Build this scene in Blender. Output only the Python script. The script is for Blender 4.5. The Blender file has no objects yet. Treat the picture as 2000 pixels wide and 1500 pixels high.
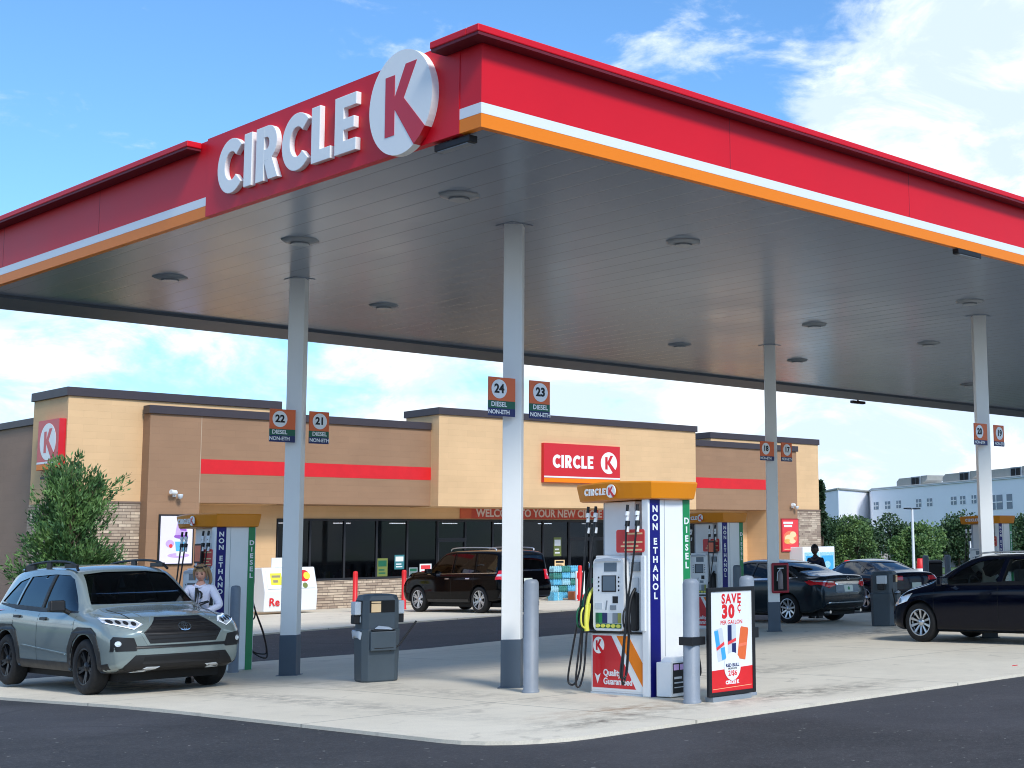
import bpy, bmesh, math, random
from mathutils import Vector, Matrix, geometry
from mathutils.bvhtree import BVHTree
random.seed(7)
R = math.radians
PI = math.pi
sc = bpy.context.scene
COL = sc.collection
# ------------------------------------------------------------------ camera
cd = bpy.data.cameras.new("camera"); cam = bpy.data.objects.new("camera", cd); COL.objects.link(cam)
yaw, pit, rol = R(40.979), R(7.635), R(-1.0634)
fw = Vector((math.cos(yaw)*math.cos(pit), math.sin(yaw)*math.cos(pit), math.sin(pit)))
r0 = fw.cross(Vector((0, 0, 1))).normalized(); u0 = r0.cross(fw)
rr = r0*math.cos(rol)+u0*math.sin(rol); uu = u0*math.cos(rol)-r0*math.sin(rol)
mw = Matrix((rr, uu, -fw)).transposed().to_4x4(); mw.translation = Vector((-11.920, -14.930, 1.648))
cam.matrix_world = mw
cd.sensor_width = 36; cd.lens = 2840.98/2000*36; cd.shift_x = -0.26036; cd.shift_y = -0.02759
cd.clip_start = 0.1; cd.clip_end = 3000
sc.camera = cam
# ------------------------------------------------------------------ light
SUN_AZ, SUN_EL = R(-104), R(42)      # direction towards the sun: azimuth from +X (counter-clockwise), elevation
sd = bpy.data.lights.new("sun", 'SUN'); sd.energy = 2.2; sd.angle = R(13); sd.color = (1, .955, .89)
sun = bpy.data.objects.new("sun", sd); COL.objects.link(sun)
sv = Vector((math.cos(SUN_AZ)*math.cos(SUN_EL), math.sin(SUN_AZ)*math.cos(SUN_EL), math.sin(SUN_EL)))
sun.rotation_euler = sv.to_track_quat('Z', 'Y').to_euler(); sun.location = (0, -30, 40)
sc.view_settings.view_transform = 'Standard'; sc.view_settings.look = 'None'
sc.cycles.filter_width = 1.05
sc.view_settings.gamma = 1; sc.view_settings.exposure = 0.46
# ------------------------------------------------------------------ world
w = bpy.data.worlds.new("World"); sc.world = w; w.use_nodes = True
nt = w.node_tree; N = nt.nodes; L = nt.links; N.clear()
def nd(t, **k):
    n = N.new(t)
    for a, b in k.items(): setattr(n, a, b)
    return n
def mth(op, a, b=None, clamp=False):
    n = nd('ShaderNodeMath', operation=op, use_clamp=clamp)
    for i, v in enumerate((a, b)):
        if v is None: continue
        if isinstance(v, (int, float)): n.inputs[i].default_value = v
        else: L.new(v, n.inputs[i])
    return n.outputs[0]
def mrange(v, a, b, c=0., d=1., smooth=True):
    n = nd('ShaderNodeMapRange', interpolation_type='SMOOTHSTEP' if smooth else 'LINEAR')
    L.new(v, n.inputs[0])
    for i, x in enumerate((a, b, c, d)): n.inputs[i+1].default_value = x
    return n.outputs[0]
sky = nd('ShaderNodeTexSky', sky_type='NISHITA'); sky.sun_disc = False
sky.sun_elevation = SUN_EL; sky.sun_rotation = R(90)-SUN_AZ
sky.air_density = 1.0; sky.dust_density = .6; sky.ozone_density = 2.2
tc = nd('ShaderNodeTexCoord'); D = tc.outputs['Generated']
sep = nd('ShaderNodeSeparateXYZ'); L.new(D, sep.inputs[0]); z = sep.outputs[2]
mp = nd('ShaderNodeMapping'); mp.inputs['Scale'].default_value = (1, 1, 2.0); mp.inputs['Location'].default_value = (.37, .12, .33); L.new(D, mp.inputs[0])
def noise(scale, det, rough, dist=0., off=None):
    n = nd('ShaderNodeTexNoise'); n.inputs['Scale'].default_value = scale; n.inputs['Detail'].default_value = det
    n.inputs['Roughness'].default_value = rough; n.inputs['Distortion'].default_value = dist
    L.new(off or mp.outputs[0], n.inputs['Vector']); return n.outputs['Fac']
n1 = noise(5.5, 10, .58, .35)
n2 = noise(17, 10, .62, .5)
n1 = mth('ADD', mth('MULTIPLY', n1, .70), mth('MULTIPLY', n2, .30))
def blob(az, el, r_in, r_out):
    v = nd('ShaderNodeCombineXYZ')
    c = Vector((math.cos(R(az))*math.cos(R(el)), math.sin(R(az))*math.cos(R(el)), math.sin(R(el))))
    for i in range(3): v.inputs[i].default_value = c[i]
    d = nd('ShaderNodeVectorMath', operation='DOT_PRODUCT'); L.new(D, d.inputs[0]); L.new(v.outputs[0], d.inputs[1])
    return mrange(d.outputs['Value'], math.cos(R(r_out)), math.cos(R(r_in)))
low = mrange(z, math.sin(R(13.5)), math.sin(R(8.5)))           # more cloud towards the horizon
cum = blob(30, 13.0, 3, 14)
wis = blob(45, 22.5, .5, 5)
wis2 = blob(64, 15.5, .5, 6)
bias = mth('ADD', mth('ADD', mth('MULTIPLY', low, .185), mth('MULTIPLY', cum, .34)), mth('ADD', mth('MULTIPLY', wis, .07), mth('MULTIPLY', wis2, .035)))
gen = mrange(z, math.sin(R(24)), math.sin(R(40)), 0, .13)        # broken cloud overhead, out of frame
m = mrange(mth('ADD', mth('ADD', n1, bias), gen), .575, .70)
shade = mrange(noise(8, 8, .62, .6), .42, .60)
cc = nd('ShaderNodeMixRGB'); L.new(shade, cc.inputs[0]); cc.inputs[1].default_value = (6.0, 7.1, 8.7, 1); cc.inputs[2].default_value = (9.2, 9.7, 10.1, 1)
sb = nd('ShaderNodeMixRGB', blend_type='MULTIPLY'); sb.inputs[0].default_value = 1; L.new(sky.outputs[0], sb.inputs[1]); sb.inputs[2].default_value = (.88, 1.30, 1.62, 1)
mx = nd('ShaderNodeMixRGB'); L.new(mth('MULTIPLY', m, .93), mx.inputs[0]); L.new(sb.outputs[0], mx.inputs[1]); L.new(cc.outputs[0], mx.inputs[2])
bg = nd('ShaderNodeBackground'); bg.inputs['Strength'].default_value = .10; L.new(mx.outputs[0], bg.inputs[0])
wo = nd('ShaderNodeOutputWorld'); L.new(bg.outputs[0], wo.inputs[0])
# ------------------------------------------------------------------ materials
def lin(c):
    return tuple(((v/255)/12.92 if v/255 <= .04045 else ((v/255+.055)/1.055)**2.4) for v in c)
def mat(name, c, rough=.6, metal=0., var=0., vscale=3., bump=0., bscale=20., coat=0., spec=.5, emit=0., alpha=None, srgb=True):
    m = bpy.data.materials.new(name); m.use_nodes = True; t = m.node_tree; b = t.nodes['Principled BSDF']
    col = tuple(lin(c) if srgb else c)+(1,)
    b.inputs['Base Color'].default_value = col; b.inputs['Roughness'].default_value = rough; b.inputs['Metallic'].default_value = metal
    b.inputs['Coat Weight'].default_value = coat; b.inputs['Coat Roughness'].default_value = .04; b.inputs['Specular IOR Level'].default_value = spec
    if emit: b.inputs['Emission Color'].default_value = col; b.inputs['Emission Strength'].default_value = emit
    co = t.nodes.new('ShaderNodeTexCoord')
    if var:
        n = t.nodes.new('ShaderNodeTexNoise'); n.inputs['Scale'].default_value = vscale; n.inputs['Detail'].default_value = 6; n.inputs['Roughness'].default_value = .65
        t.links.new(co.outputs['Object'], n.inputs['Vector'])
        mr = t.nodes.new('ShaderNodeMapRange'); mr.inputs[1].default_value = .3; mr.inputs[2].default_value = .7; mr.inputs[3].default_value = 1-var; mr.inputs[4].default_value = 1+var
        t.links.new(n.outputs['Fac'], mr.inputs[0])
        mu = t.nodes.new('ShaderNodeMixRGB'); mu.blend_type = 'MULTIPLY'; mu.inputs[0].default_value = 1; mu.inputs[1].default_value = col
        t.links.new(mr.outputs[0], mu.inputs[2]); t.links.new(mu.outputs[0], b.inputs['Base Color'])
        rr_ = t.nodes.new('ShaderNodeMath'); rr_.operation = 'MULTIPLY'; rr_.inputs[1].default_value = rough; t.links.new(mr.outputs[0], rr_.inputs[0]); t.links.new(rr_.outputs[0], b.inputs['Roughness'])
    if bump:
        n = t.nodes.new('ShaderNodeTexNoise'); n.inputs['Scale'].default_value = bscale; n.inputs['Detail'].default_value = 5
        t.links.new(co.outputs['Object'], n.inputs['Vector'])
        bp = t.nodes.new('ShaderNodeBump'); bp.inputs['Strength'].default_value = bump; bp.inputs['Distance'].default_value = .02
        t.links.new(n.outputs['Fac'], bp.inputs['Height']); t.links.new(bp.outputs[0], b.inputs['Normal'])
    return m
def glass(name, tint, rough=.03, f=1.):
    m = bpy.data.materials.new(name); m.use_nodes = True; t = m.node_tree; t.nodes.clear()
    tr = t.nodes.new('ShaderNodeBsdfTransparent'); tr.inputs[0].default_value = tuple(tint)+(1,)
    gl = t.nodes.new('ShaderNodeBsdfGlossy'); gl.inputs['Roughness'].default_value = rough; gl.inputs[0].default_value = (f*.92, f*.96, f, 1)
    fr = t.nodes.new('ShaderNodeFresnel'); fr.inputs[0].default_value = 1.5
    mx = t.nodes.new('ShaderNodeMixShader'); o = t.nodes.new('ShaderNodeOutputMaterial')
    t.links.new(fr.outputs[0], mx.inputs[0]); t.links.new(tr.outputs[0], mx.inputs[1]); t.links.new(gl.outputs[0], mx.inputs[2]); t.links.new(mx.outputs[0], o.inputs[0])
    return m
def setbc(m, fn):
    """fn(tree, coord_socket, principled) adds nodes"""
    t = m.node_tree; co = t.nodes.new('ShaderNodeTexCoord'); fn(t, co.outputs['Object'], t.nodes['Principled BSDF']); return m
K = {}
K['red'] = mat('canopy_red', (216, 14, 34), .42, var=.04, vscale=.7, spec=.3)
K['redface'] = mat('sign_red', (206, 18, 32), .35, coat=.2)
K['white'] = mat('white_panel', (228, 232, 234), .35, coat=.15)
K['signwhite'] = mat('sign_white', (240, 242, 240), .35)
K['orange'] = mat('orange_band', (240, 130, 14), .42, spec=.3)
K['topper'] = mat('orange_plastic', (226, 136, 10), .38, coat=.15, var=.04, vscale=2)
K['colw'] = mat('column_white', (228, 229, 226), .4, var=.03, vscale=1.2)
K['colg'] = mat('column_grey', (70, 84, 98), .45, var=.08, vscale=3)
K['boll'] = mat('bollard_grey', (128, 137, 148), .5, var=.09, vscale=4, bump=.15, bscale=60)
K['boll2'] = mat('bollard_dark_grey', (92, 103, 112), .5, var=.09, vscale=4)
K['bred'] = mat('bollard_red', (214, 28, 34), .45, var=.06)
K['black'] = mat('black_plastic', (13, 14, 18), .5, var=.1, vscale=8)
K['rubber'] = mat('rubber', (14, 15, 18), .8, var=.15, vscale=12)
K['void'] = mat('dark_recess', (9, 10, 12), .8)
K['chrome'] = mat('chrome', (215, 220, 225), .15, metal=1.)
K['alloy'] = mat('alloy_wheel', (195, 200, 206), .28, metal=.9)
K['dalloy'] = mat('dark_wheel', (34, 37, 42), .35, metal=.4)
K['blue'] = mat('blue_band', (18, 20, 112), .4, spec=.3)
K['green'] = mat('green_band', (10, 130, 74), .4)
K['navy'] = mat('navy', (22, 34, 92), .45)
K['dgreen'] = mat('dark_green', (10, 92, 66), .45)
K['plor'] = mat('plate_orange', (222, 104, 52), .45)
K['ink'] = mat('black_ink', (14, 16, 20), .6)
K['yel'] = mat('yellow', (222, 214, 60), .5)
K['lgrey'] = mat('light_grey_plastic', (196, 204, 210), .45, var=.03)
K['mgrey'] = mat('mid_grey_plastic', (128, 138, 146), .5, var=.05)
K['bin'] = mat('bin_grey_plastic', (64, 76, 84), .5, var=.1, vscale=3, bump=.1, bscale=90)
K['lcd'] = mat('lcd_screen', (96, 112, 126), .15, coat=.5)
K['capm'] = mat('parapet_cap', (62, 54, 58), .45, var=.05)
K['frame'] = mat('bronze_frame', (30, 32, 38), .55)
K['bag'] = mat('plastic_bag', (196, 208, 220), .35, bump=.6, bscale=14)
K['skin'] = mat('skin', (205, 150, 128), .55, var=.04, vscale=20)
K['skind'] = mat('dark_skin', (70, 44, 36), .5)
K['blond'] = mat('hair_blond', (150, 122, 88), .65, var=.3, vscale=60)
K['hair'] = mat('hair_black', (20, 17, 18), .6)
K['hood'] = mat('white_fleece', (222, 222, 238), .85, var=.05, vscale=14, bump=.5, bscale=9)
K['khaki'] = mat('khaki', (150, 140, 112), .8)
K['navycloth'] = mat('navy_cloth', (30, 36, 58), .85)
K['bark'] = mat('bark', (98, 84, 70), .9, var=.25, vscale=8, bump=.6, bscale=18)
K['rubberhose'] = mat('hose', (16, 17, 20), .38)
# ------------------------------------------------------------------ mesh helper
def winv(p):
    m = Matrix.Identity(4)
    while p is not None: m = p.matrix_basis @ m; p = p.parent
    return m.inverted()
class M:
    def __init__(s): s.v = []; s.f = []; s.m = []; s.sm = []
    def add(s, vs, fs, mi=0, smooth=False, mx=None):
        o = len(s.v)
        s.v += [tuple(mx @ Vector(p)) if mx is not None else tuple(p) for p in vs]
        s.f += [tuple(i+o for i in f) for f in fs]; s.m += [mi]*len(fs); s.sm += [smooth]*len(fs)
        return s
    def box(s, a, b, mi=0, mx=None, top=(1, 1), bev=0):
        x0, y0, z0 = a; x1, y1, z1 = b
        if x0 > x1: x0, x1 = x1, x0
        if y0 > y1: y0, y1 = y1, y0
        if z0 > z1: z0, z1 = z1, z0
        cx, cy = (x0+x1)/2, (y0+y1)/2; tx, ty = top
        X = lambda x: cx+(x-cx)*tx
        Y = lambda y: cy+(y-cy)*ty
        return s.add([(x0, y0, z0), (x1, y0, z0), (x1, y1, z0), (x0, y1, z0), (X(x0), Y(y0), z1), (X(x1), Y(y0), z1), (X(x1), Y(y1), z1), (X(x0), Y(y1), z1)],
              [(0, 3, 2, 1), (4, 5, 6, 7), (0, 1, 5, 4), (1, 2, 6, 5), (2, 3, 7, 6), (3, 0, 4, 7)], mi, False, mx)
    def cyl(s, p0, p1, r0, r1=None, n=16, mi=0, cap=True, smooth=True):
        p0 = Vector(p0); p1 = Vector(p1); r1 = r0 if r1 is None else r1
        d = (p1-p0).normalized(); a = d.orthogonal().normalized(); b = d.cross(a)
        vs = []
        for p, r in ((p0, r0), (p1, r1)):
            for i in range(n): t = 2*PI*i/n; vs.append(p+a*r*math.cos(t)+b*r*math.sin(t))
        s.add(vs, [(i, (i+1) % n, n+(i+1) % n, n+i) for i in range(n)], mi, smooth)
        if cap: s.add(vs[:n], [tuple(range(n))[::-1]], mi); s.add(vs[n:], [tuple(range(n))], mi)
        return s
    def lathe(s, prof, n=24, mi=0, mx=None, smooth=True):
        vs = [(r*math.cos(2*PI*i/n), r*math.sin(2*PI*i/n), z) for r, z in prof for i in range(n)]
        k = len(prof)
        fs = [(j*n+i, j*n+(i+1) % n, (j+1)*n+(i+1) % n, (j+1)*n+i) for j in range(k-1) for i in range(n)]
        s.add(vs, fs, mi, smooth, mx)
        return s
    def tube(s, pts, r, n=8, mi=0, rend=None):
        pts = [Vector(p) for p in pts]; k = len(pts); vs = []; a = None
        for i, p in enumerate(pts):
            d = (pts[min(i+1, k-1)]-pts[max(i-1, 0)]).normalized()
            a = d.orthogonal().normalized() if a is None else (a-d*a.dot(d)).normalized()
            b = d.cross(a); q = r if rend is None else r+(rend-r)*i/(k-1)
            for j in range(n): t = 2*PI*j/n; vs.append(p+a*q*math.cos(t)+b*q*math.sin(t))
        fs = [(i*n+j, i*n+(j+1) % n, (i+1)*n+(j+1) % n, (i+1)*n+j) for i in range(k-1) for j in range(n)]
        s.add(vs, fs, mi, True); s.add(vs[:n], [tuple(range(n))[::-1]], mi); s.add(vs[-n:], [tuple(range(n))], mi)
        return s
    def prism(s, poly, F, d0, d1, mi=0):
        """poly 2D in frame F (x right, y up, z outwards), from depth d0 to d1"""
        n = len(poly); vs = [F @ Vector((x, y, d0)) for x, y in poly]+[F @ Vector((x, y, d1)) for x, y in poly]
        tr = geometry.tessellate_polygon([[Vector((x, y, 0)) for x, y in poly]])
        ar = sum(poly[i][0]*poly[(i+1) % n][1]-poly[(i+1) % n][0]*poly[i][1] for i in range(n))
        fs = []
        for t in tr:
            q = [poly[i] for i in t]; c = (q[1][0]-q[0][0])*(q[2][1]-q[0][1])-(q[2][0]-q[0][0])*(q[1][1]-q[0][1])
            t = tuple(t) if c > 0 else tuple(t)[::-1]
            fs.append(tuple(i+n for i in t)); fs.append(t[::-1])
        for i in range(n):
            j = (i+1) % n; fs.append((i, j, j+n, i+n) if ar > 0 else (j, i, i+n, j+n))
        return s.add(vs, fs, mi)
    def build(s, name, mats, parent=None, world=False, bev=0., seg=2, angle=None):
        me = bpy.data.meshes.new(name); vs = s.v
        if world and parent is not None:
            inv = winv(parent); vs = [tuple(inv @ Vector(p)) for p in s.v]
        me.from_pydata(vs, [], s.f)
        mats = mats if isinstance(mats, (list, tuple)) else [mats]
        for q in mats: me.materials.append(K[q] if isinstance(q, str) else q)
        me.polygons.foreach_set('material_index', s.m); me.polygons.foreach_set('use_smooth', s.sm)
        me.update()
        o = bpy.data.objects.new(name, me); COL.objects.link(o)
        if parent is not None: o.parent = parent
        if bev:
            b = o.modifiers.new('bevel', 'BEVEL'); b.width = bev; b.segments = seg; b.limit_method = 'ANGLE'; b.angle_limit = R(35)
        return o
def frame(o, right, up=(0, 0, 1)):
    r = Vector(right).normalized(); u = Vector(up).normalized(); n = r.cross(u)
    m = Matrix((r, u, n)).transposed().to_4x4(); m.translation = Vector(o); return m
def FX(x, y, z): return frame((x, y, z), (0, -1, 0))      # faces -X, right = -Y
def FY(x, y, z): return frame((x, y, z), (1, 0, 0))       # faces -Y, right = +X
def empty(name, loc, rz=0., label=None, cat=None, group=None):
    o = bpy.data.objects.new(name, None); COL.objects.link(o); o.location = loc; o.rotation_euler = (0, 0, rz)
    o.empty_display_size = .2
    o.matrix_basis = Matrix.Translation(Vector(loc)) @ Matrix.Rotation(rz, 4, 'Z')
    tag(o, label, cat, group); return o
def tag(o, label=None, cat=None, group=None, kind=None):
    if label: o['label'] = label
    if cat: o['category'] = cat
    if group: o['group'] = group
    if kind: o['kind'] = kind
    return o
kids = {}
def copy_tree(o, parent=None):
    c = o.copy(); COL.objects.link(c)
    if parent is not None: c.parent = parent
    for ch in [q for q in bpy.data.objects if q.parent == o]: copy_tree(ch, c)
    return c
def place(root, x, y, z, rz=0.):
    root.matrix_basis = Matrix.Translation((x, y, z)) @ Matrix.Rotation(rz, 4, 'Z') @ Matrix.Diagonal((root.scale[0],)*3+(1,))
def text(body, F, size, depth, m, name='lettering', parent=None, world=True, align='CENTER', bold=.0, sx=1., d0=0., vy='CENTER', space=1.):
    c = bpy.data.curves.new('txt', 'FONT'); c.body = body; c.size = size; c.extrude = depth/2; c.offset = bold; c.align_x = align; c.align_y = vy
    c.space_character = space; c.space_line = .95; c.resolution_u = 3
    o = bpy.data.objects.new('txt', c); COL.objects.link(o)
    dg = bpy.context.evaluated_depsgraph_get(); dg.update()
    me = bpy.data.meshes.new_from_object(o.evaluated_get(dg))
    bpy.data.objects.remove(o); bpy.data.curves.remove(c)
    T = F @ Matrix.Translation((0, 0, d0+depth/2)) @ Matrix.Diagonal((sx, 1, 1, 1))
    if world and parent is not None: T = winv(parent) @ T
    me.transform(T); me.materials.clear(); me.materials.append(K[m] if isinstance(m, str) else m); me.name = name
    q = bpy.data.objects.new(name, me); COL.objects.link(q)
    if parent is not None: q.parent = parent
    return q
def circ(cx, cy, r, n=40, a0=0, a1=360, ry=None):
    ry = r if ry is None else ry
    full = abs(a1-a0) >= 360
    k = n if full else n+1
    return [(cx+r*math.cos(R(a0+(a1-a0)*i/n)), cy+ry*math.sin(R(a0+(a1-a0)*i/n))) for i in range(k)]
# bold sign capitals as outlines, height 1; each returns (list of polygons, advance); polygons carry no holes
def arc_band(cx, cy, rx, ry, t, a0, a1, n=28):
    o = [(cx+rx*math.cos(R(a0+(a1-a0)*i/n)), cy+ry*math.sin(R(a0+(a1-a0)*i/n))) for i in range(n+1)]
    i_ = [(cx+(rx-t)*math.cos(R(a0+(a1-a0)*i/n)), cy+(ry-t)*math.sin(R(a0+(a1-a0)*i/n))) for i in range(n+1)]
    return o+i_[::-1]
def glyph(ch):
    t = .25
    if ch == 'C': return [arc_band(.46, .5, .46, .52, t, 42, 318)], .84
    if ch == 'I': return [[(0, 0), (t, 0), (t, 1), (0, 1)]], t+.09
    if ch == 'L': return [[(0, 0), (.56, 0), (.56, .22), (t, .22), (t, 1), (0, 1)]], .62
    if ch == 'E': return [[(0, 0), (.6, 0), (.6, .215), (t, .215), (t, .40), (.54, .40), (.54, .60), (t, .60), (t, .785), (.6, .785), (.6, 1), (0, 1)]], .68
    if ch == 'R':
        out = [(.37+.29*math.cos(R(a)), .68+.32*math.sin(R(a))) for a in range(90, -91, -12)]
        inn = [(.33+.085*math.cos(R(a)), .68+.115*math.sin(R(a))) for a in range(-90, 91, 15)]
        return [[(0, 0), (t, 0), (t, 1), (0, 1)], ([(t, 1)]+out+[(t, .36), (t, .565)]+inn+[(t, .795)])[::-1], [(.25, .3595), (.40, 0), (.70, 0), (.50, .40), (.44, .372), (.37, .3595)]], .76
KP = [(-.47, -.60), (-.47, .56), (-.17, .56), (-.17, .12), (.17, .70), (.52, .70), (.12, .06), (.791, -.611), (.64, -.768), (.453, -.891), (-.17, -.10), (-.17, -.60)]
def klogo(F, r, name_parent, depth_disc, world=True, redm='redface', discm='signwhite', solid=True, kd=.004, names=('disc', 'letter')):
    """white disc with the red K whose leg runs out through the rim"""
    dpl = circ(0, 0, r, 52, -37.7, 296.95)+([(.3025*r, -.70*r), (.57*r, -.39*r)] if depth_disc > .05 else [])
    a = M().prism(dpl, F, 0, depth_disc).build(names[0], discm, name_parent, world)
    # the leg runs out to the rim
    kp = []
    for x, y in KP:
        kp.append((x*r, y*r))
    b = M().prism(kp, F, depth_disc*.02, depth_disc+kd).build(names[1], redm, a, world)
    return a, b
def hgt(x, y):
    """the paving sinks by a hand's breadth towards the left end of the forecourt"""
    s = lambda a, b, v: (lambda t: t*t*(3-2*t))(max(0, min(1, (v-a)/(b-a))))
    return -.085*s(1.0, 7.0, y)*(1-s(4, 9, x))*(1-s(11, 19, y))
# ================================================================== ground
def ground_mat(name, kind):
    m = mat(name, (180, 180, 175), .8)
    def fn(t, co, b):
        nn = lambda s, d=8, r=.6: (lambda n: (setattr(n.inputs['Scale'], 'default_value', s), setattr(n.inputs['Detail'], 'default_value', d), setattr(n.inputs['Roughness'], 'default_value', r), t.links.new(co, n.inputs['Vector']), n.outputs['Fac'])[-1])(t.nodes.new('ShaderNodeTexNoise'))
        def ramp(v, a, b_, c0, c1):
            r = t.nodes.new('ShaderNodeValToRGB'); r.color_ramp.elements[0].position = a; r.color_ramp.elements[1].position = b_
            r.color_ramp.elements[0].color = tuple(lin(c0))+(1,); r.color_ramp.elements[1].color = tuple(lin(c1))+(1,); t.links.new(v, r.inputs[0]); return r.outputs[0]
        def mix(f, a, c, bt='MIX'):
            q = t.nodes.new('ShaderNodeMixRGB'); q.blend_type = bt
            for i, v in enumerate((f, a, c)):
                if isinstance(v, (int, float)): q.inputs[i].default_value = v
                elif isinstance(v, tuple): q.inputs[i].default_value = tuple(lin(v))+(1,)
                else: t.links.new(v, q.inputs[i])
            return q.outputs[0]
        def mr(v, a, b_, c=0., d=1.):
            q = t.nodes.new('ShaderNodeMapRange'); t.links.new(v, q.inputs[0])
            for i, x in enumerate((a, b_, c, d)): q.inputs[i+1].default_value = x
            return q.outputs[0]
        if kind == 'concrete':
            base = ramp(nn(.45, 8, .62), .30, .70, (212, 203, 184), (230, 221, 202))
            base = mix(mr(nn(3.5, 8, .7), .45, .75, 0, .16), base, (150, 144, 134))
            base = mix(mr(nn(60, 3, .6), .35, .7, 0, .18), base, (120, 116, 108))
            # oil spots and rust under the pumps
            v = t.nodes.new('ShaderNodeTexNoise'); v.inputs['Scale'].default_value = 1.6; v.inputs['Detail'].default_value = 5; v.inputs['Distortion'].default_value = 1.2
            t.links.new(co, v.inputs['Vector']); base = mix(mr(v.outputs['Fac'], .63, .72, 0, .30), base, (104, 98, 90))
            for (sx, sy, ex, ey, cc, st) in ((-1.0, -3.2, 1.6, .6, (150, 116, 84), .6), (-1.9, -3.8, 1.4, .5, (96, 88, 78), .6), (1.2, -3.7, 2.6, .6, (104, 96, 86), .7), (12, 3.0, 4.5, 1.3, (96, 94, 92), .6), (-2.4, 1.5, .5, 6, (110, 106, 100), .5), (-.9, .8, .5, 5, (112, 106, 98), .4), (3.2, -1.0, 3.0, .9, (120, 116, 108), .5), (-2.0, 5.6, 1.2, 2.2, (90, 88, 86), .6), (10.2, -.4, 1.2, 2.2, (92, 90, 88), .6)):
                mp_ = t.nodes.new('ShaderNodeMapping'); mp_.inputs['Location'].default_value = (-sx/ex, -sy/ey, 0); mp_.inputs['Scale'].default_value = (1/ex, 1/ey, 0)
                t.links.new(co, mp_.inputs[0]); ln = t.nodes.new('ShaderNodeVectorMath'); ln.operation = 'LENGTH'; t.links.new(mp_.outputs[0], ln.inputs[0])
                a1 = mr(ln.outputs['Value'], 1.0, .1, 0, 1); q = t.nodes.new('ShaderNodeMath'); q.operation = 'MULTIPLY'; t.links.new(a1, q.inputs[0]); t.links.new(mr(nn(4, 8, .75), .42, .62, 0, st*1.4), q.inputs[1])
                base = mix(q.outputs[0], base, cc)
            # saw-cut control joints
            sp = t.nodes.new('ShaderNodeSeparateXYZ'); t.links.new(co, sp.inputs[0])
            for ax in (0, 1):
                a = t.nodes.new('ShaderNodeMath'); a.operation = 'ADD'; a.inputs[1].default_value = 401.55; t.links.new(sp.outputs[ax], a.inputs[0])
                b2 = t.nodes.new('ShaderNodeMath'); b2.operation = 'PINGPONG'; b2.inputs[1].default_value = 2.3; t.links.new(a.outputs[0], b2.inputs[0])
                base = mix(mr(b2.outputs[0], .022, .008, 0, .5), base, (96, 92, 86))
            t.links.new(base, b.inputs['Base Color']); b.inputs['Roughness'].default_value = .72
        else:
            base = ramp(nn(.45, 10, .72), .32, .70, (30, 30, 32), (63, 62, 64))
            base = mix(mr(nn(38, 3, .6), .50, .70, 0, .45), base, (96, 95, 98)); base = mix(mr(nn(9, 6, .75), .45, .65, 0, .45), base, (30, 30, 34)); base = mix(mr(nn(14, 2, .4), .745, .76, 0, .7), base, (150, 148, 142))
            base = mix(mr(nn(2.2, 8, .7), .5, .72, 0, .4), base, (38, 38, 43))
            vo = t.nodes.new('ShaderNodeTexVoronoi'); vo.feature = 'DISTANCE_TO_EDGE'; vo.inputs['Scale'].default_value = .33
            wn = t.nodes.new('ShaderNodeTexNoise'); wn.inputs['Scale'].default_value = 1.4; wn.inputs['Detail'].default_value = 8; t.links.new(co, wn.inputs['Vector'])
            wm_ = t.nodes.new('ShaderNodeMixRGB'); wm_.inputs[0].default_value = .28; t.links.new(co, wm_.inputs[1]); t.links.new(wn.outputs['Color'], wm_.inputs[2]); t.links.new(wm_.outputs[0], vo.inputs['Vector'])
            ck = mr(vo.outputs['Distance'], .010, .003, 0, 1); cm_ = t.nodes.new('ShaderNodeMath'); cm_.operation = 'MULTIPLY'; t.links.new(ck, cm_.inputs[0]); t.links.new(mr(nn(.25, 3, .5), .50, .60, 0, .75), cm_.inputs[1])
            base = mix(cm_.outputs[0], base, (18, 18, 22))
            base = mix(mr(nn(.12, 4, .5), .50, .56, 0, .30), base, (78, 78, 84))
            t.links.new(base, b.inputs['Base Color']); b.inputs['Roughness'].default_value = .78
        n = nn(120, 3, .6); bp = t.nodes.new('ShaderNodeBump'); bp.inputs['Strength'].default_value = .5 if kind != 'concrete' else .15; bp.inputs['Distance'].default_value = .01
        t.links.new(n, bp.inputs['Height']); t.links.new(bp.outputs[0], b.inputs['Normal'])
    return setbc(m, fn)
K['conc'] = ground_mat('concrete_paving', 'concrete'); K['asph'] = ground_mat('asphalt', 'asphalt')
def sheet(name, poly, z, m, fine=None, thick=0.0):
    bm = bmesh.new(); vs = [bm.verts.new((x, y, 0)) for x, y in poly]; bm.faces.new(vs)
    if fine:
        for ax in (0, 1):
            lo = min(p[ax] for p in poly); hi = max(p[ax] for p in poly); v = lo+fine
            while v < hi:
                no = (1, 0, 0) if ax == 0 else (0, 1, 0); co = (v, 0, 0) if ax == 0 else (0, v, 0)
                bmesh.ops.bisect_plane(bm, geom=bm.verts[:]+bm.edges[:]+bm.faces[:], plane_co=co, plane_no=no); v += fine
    if thick:
        ed = [e for e in bm.edges if e.is_boundary]; r = bmesh.ops.extrude_edge_only(bm, edges=ed)
        for v in r['geom']:
            if isinstance(v, bmesh.types.BMVert): v.co.z -= thick
    for v in bm.verts: v.co.z += z+hgt(v.co.x, v.co.y)
    bmesh.ops.recalc_face_normals(bm, faces=bm.faces)
    me = bpy.data.meshes.new(name); bm.to_mesh(me); bm.free(); me.materials.append(K[m])
    if sum(p.normal.z for p in me.polygons if abs(p.normal.z) > .5) < 0: me.flip_normals()
    o = bpy.data.objects.new(name, me); COL.objects.link(o); o['kind'] = 'structure'; return o
g0 = []
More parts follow.
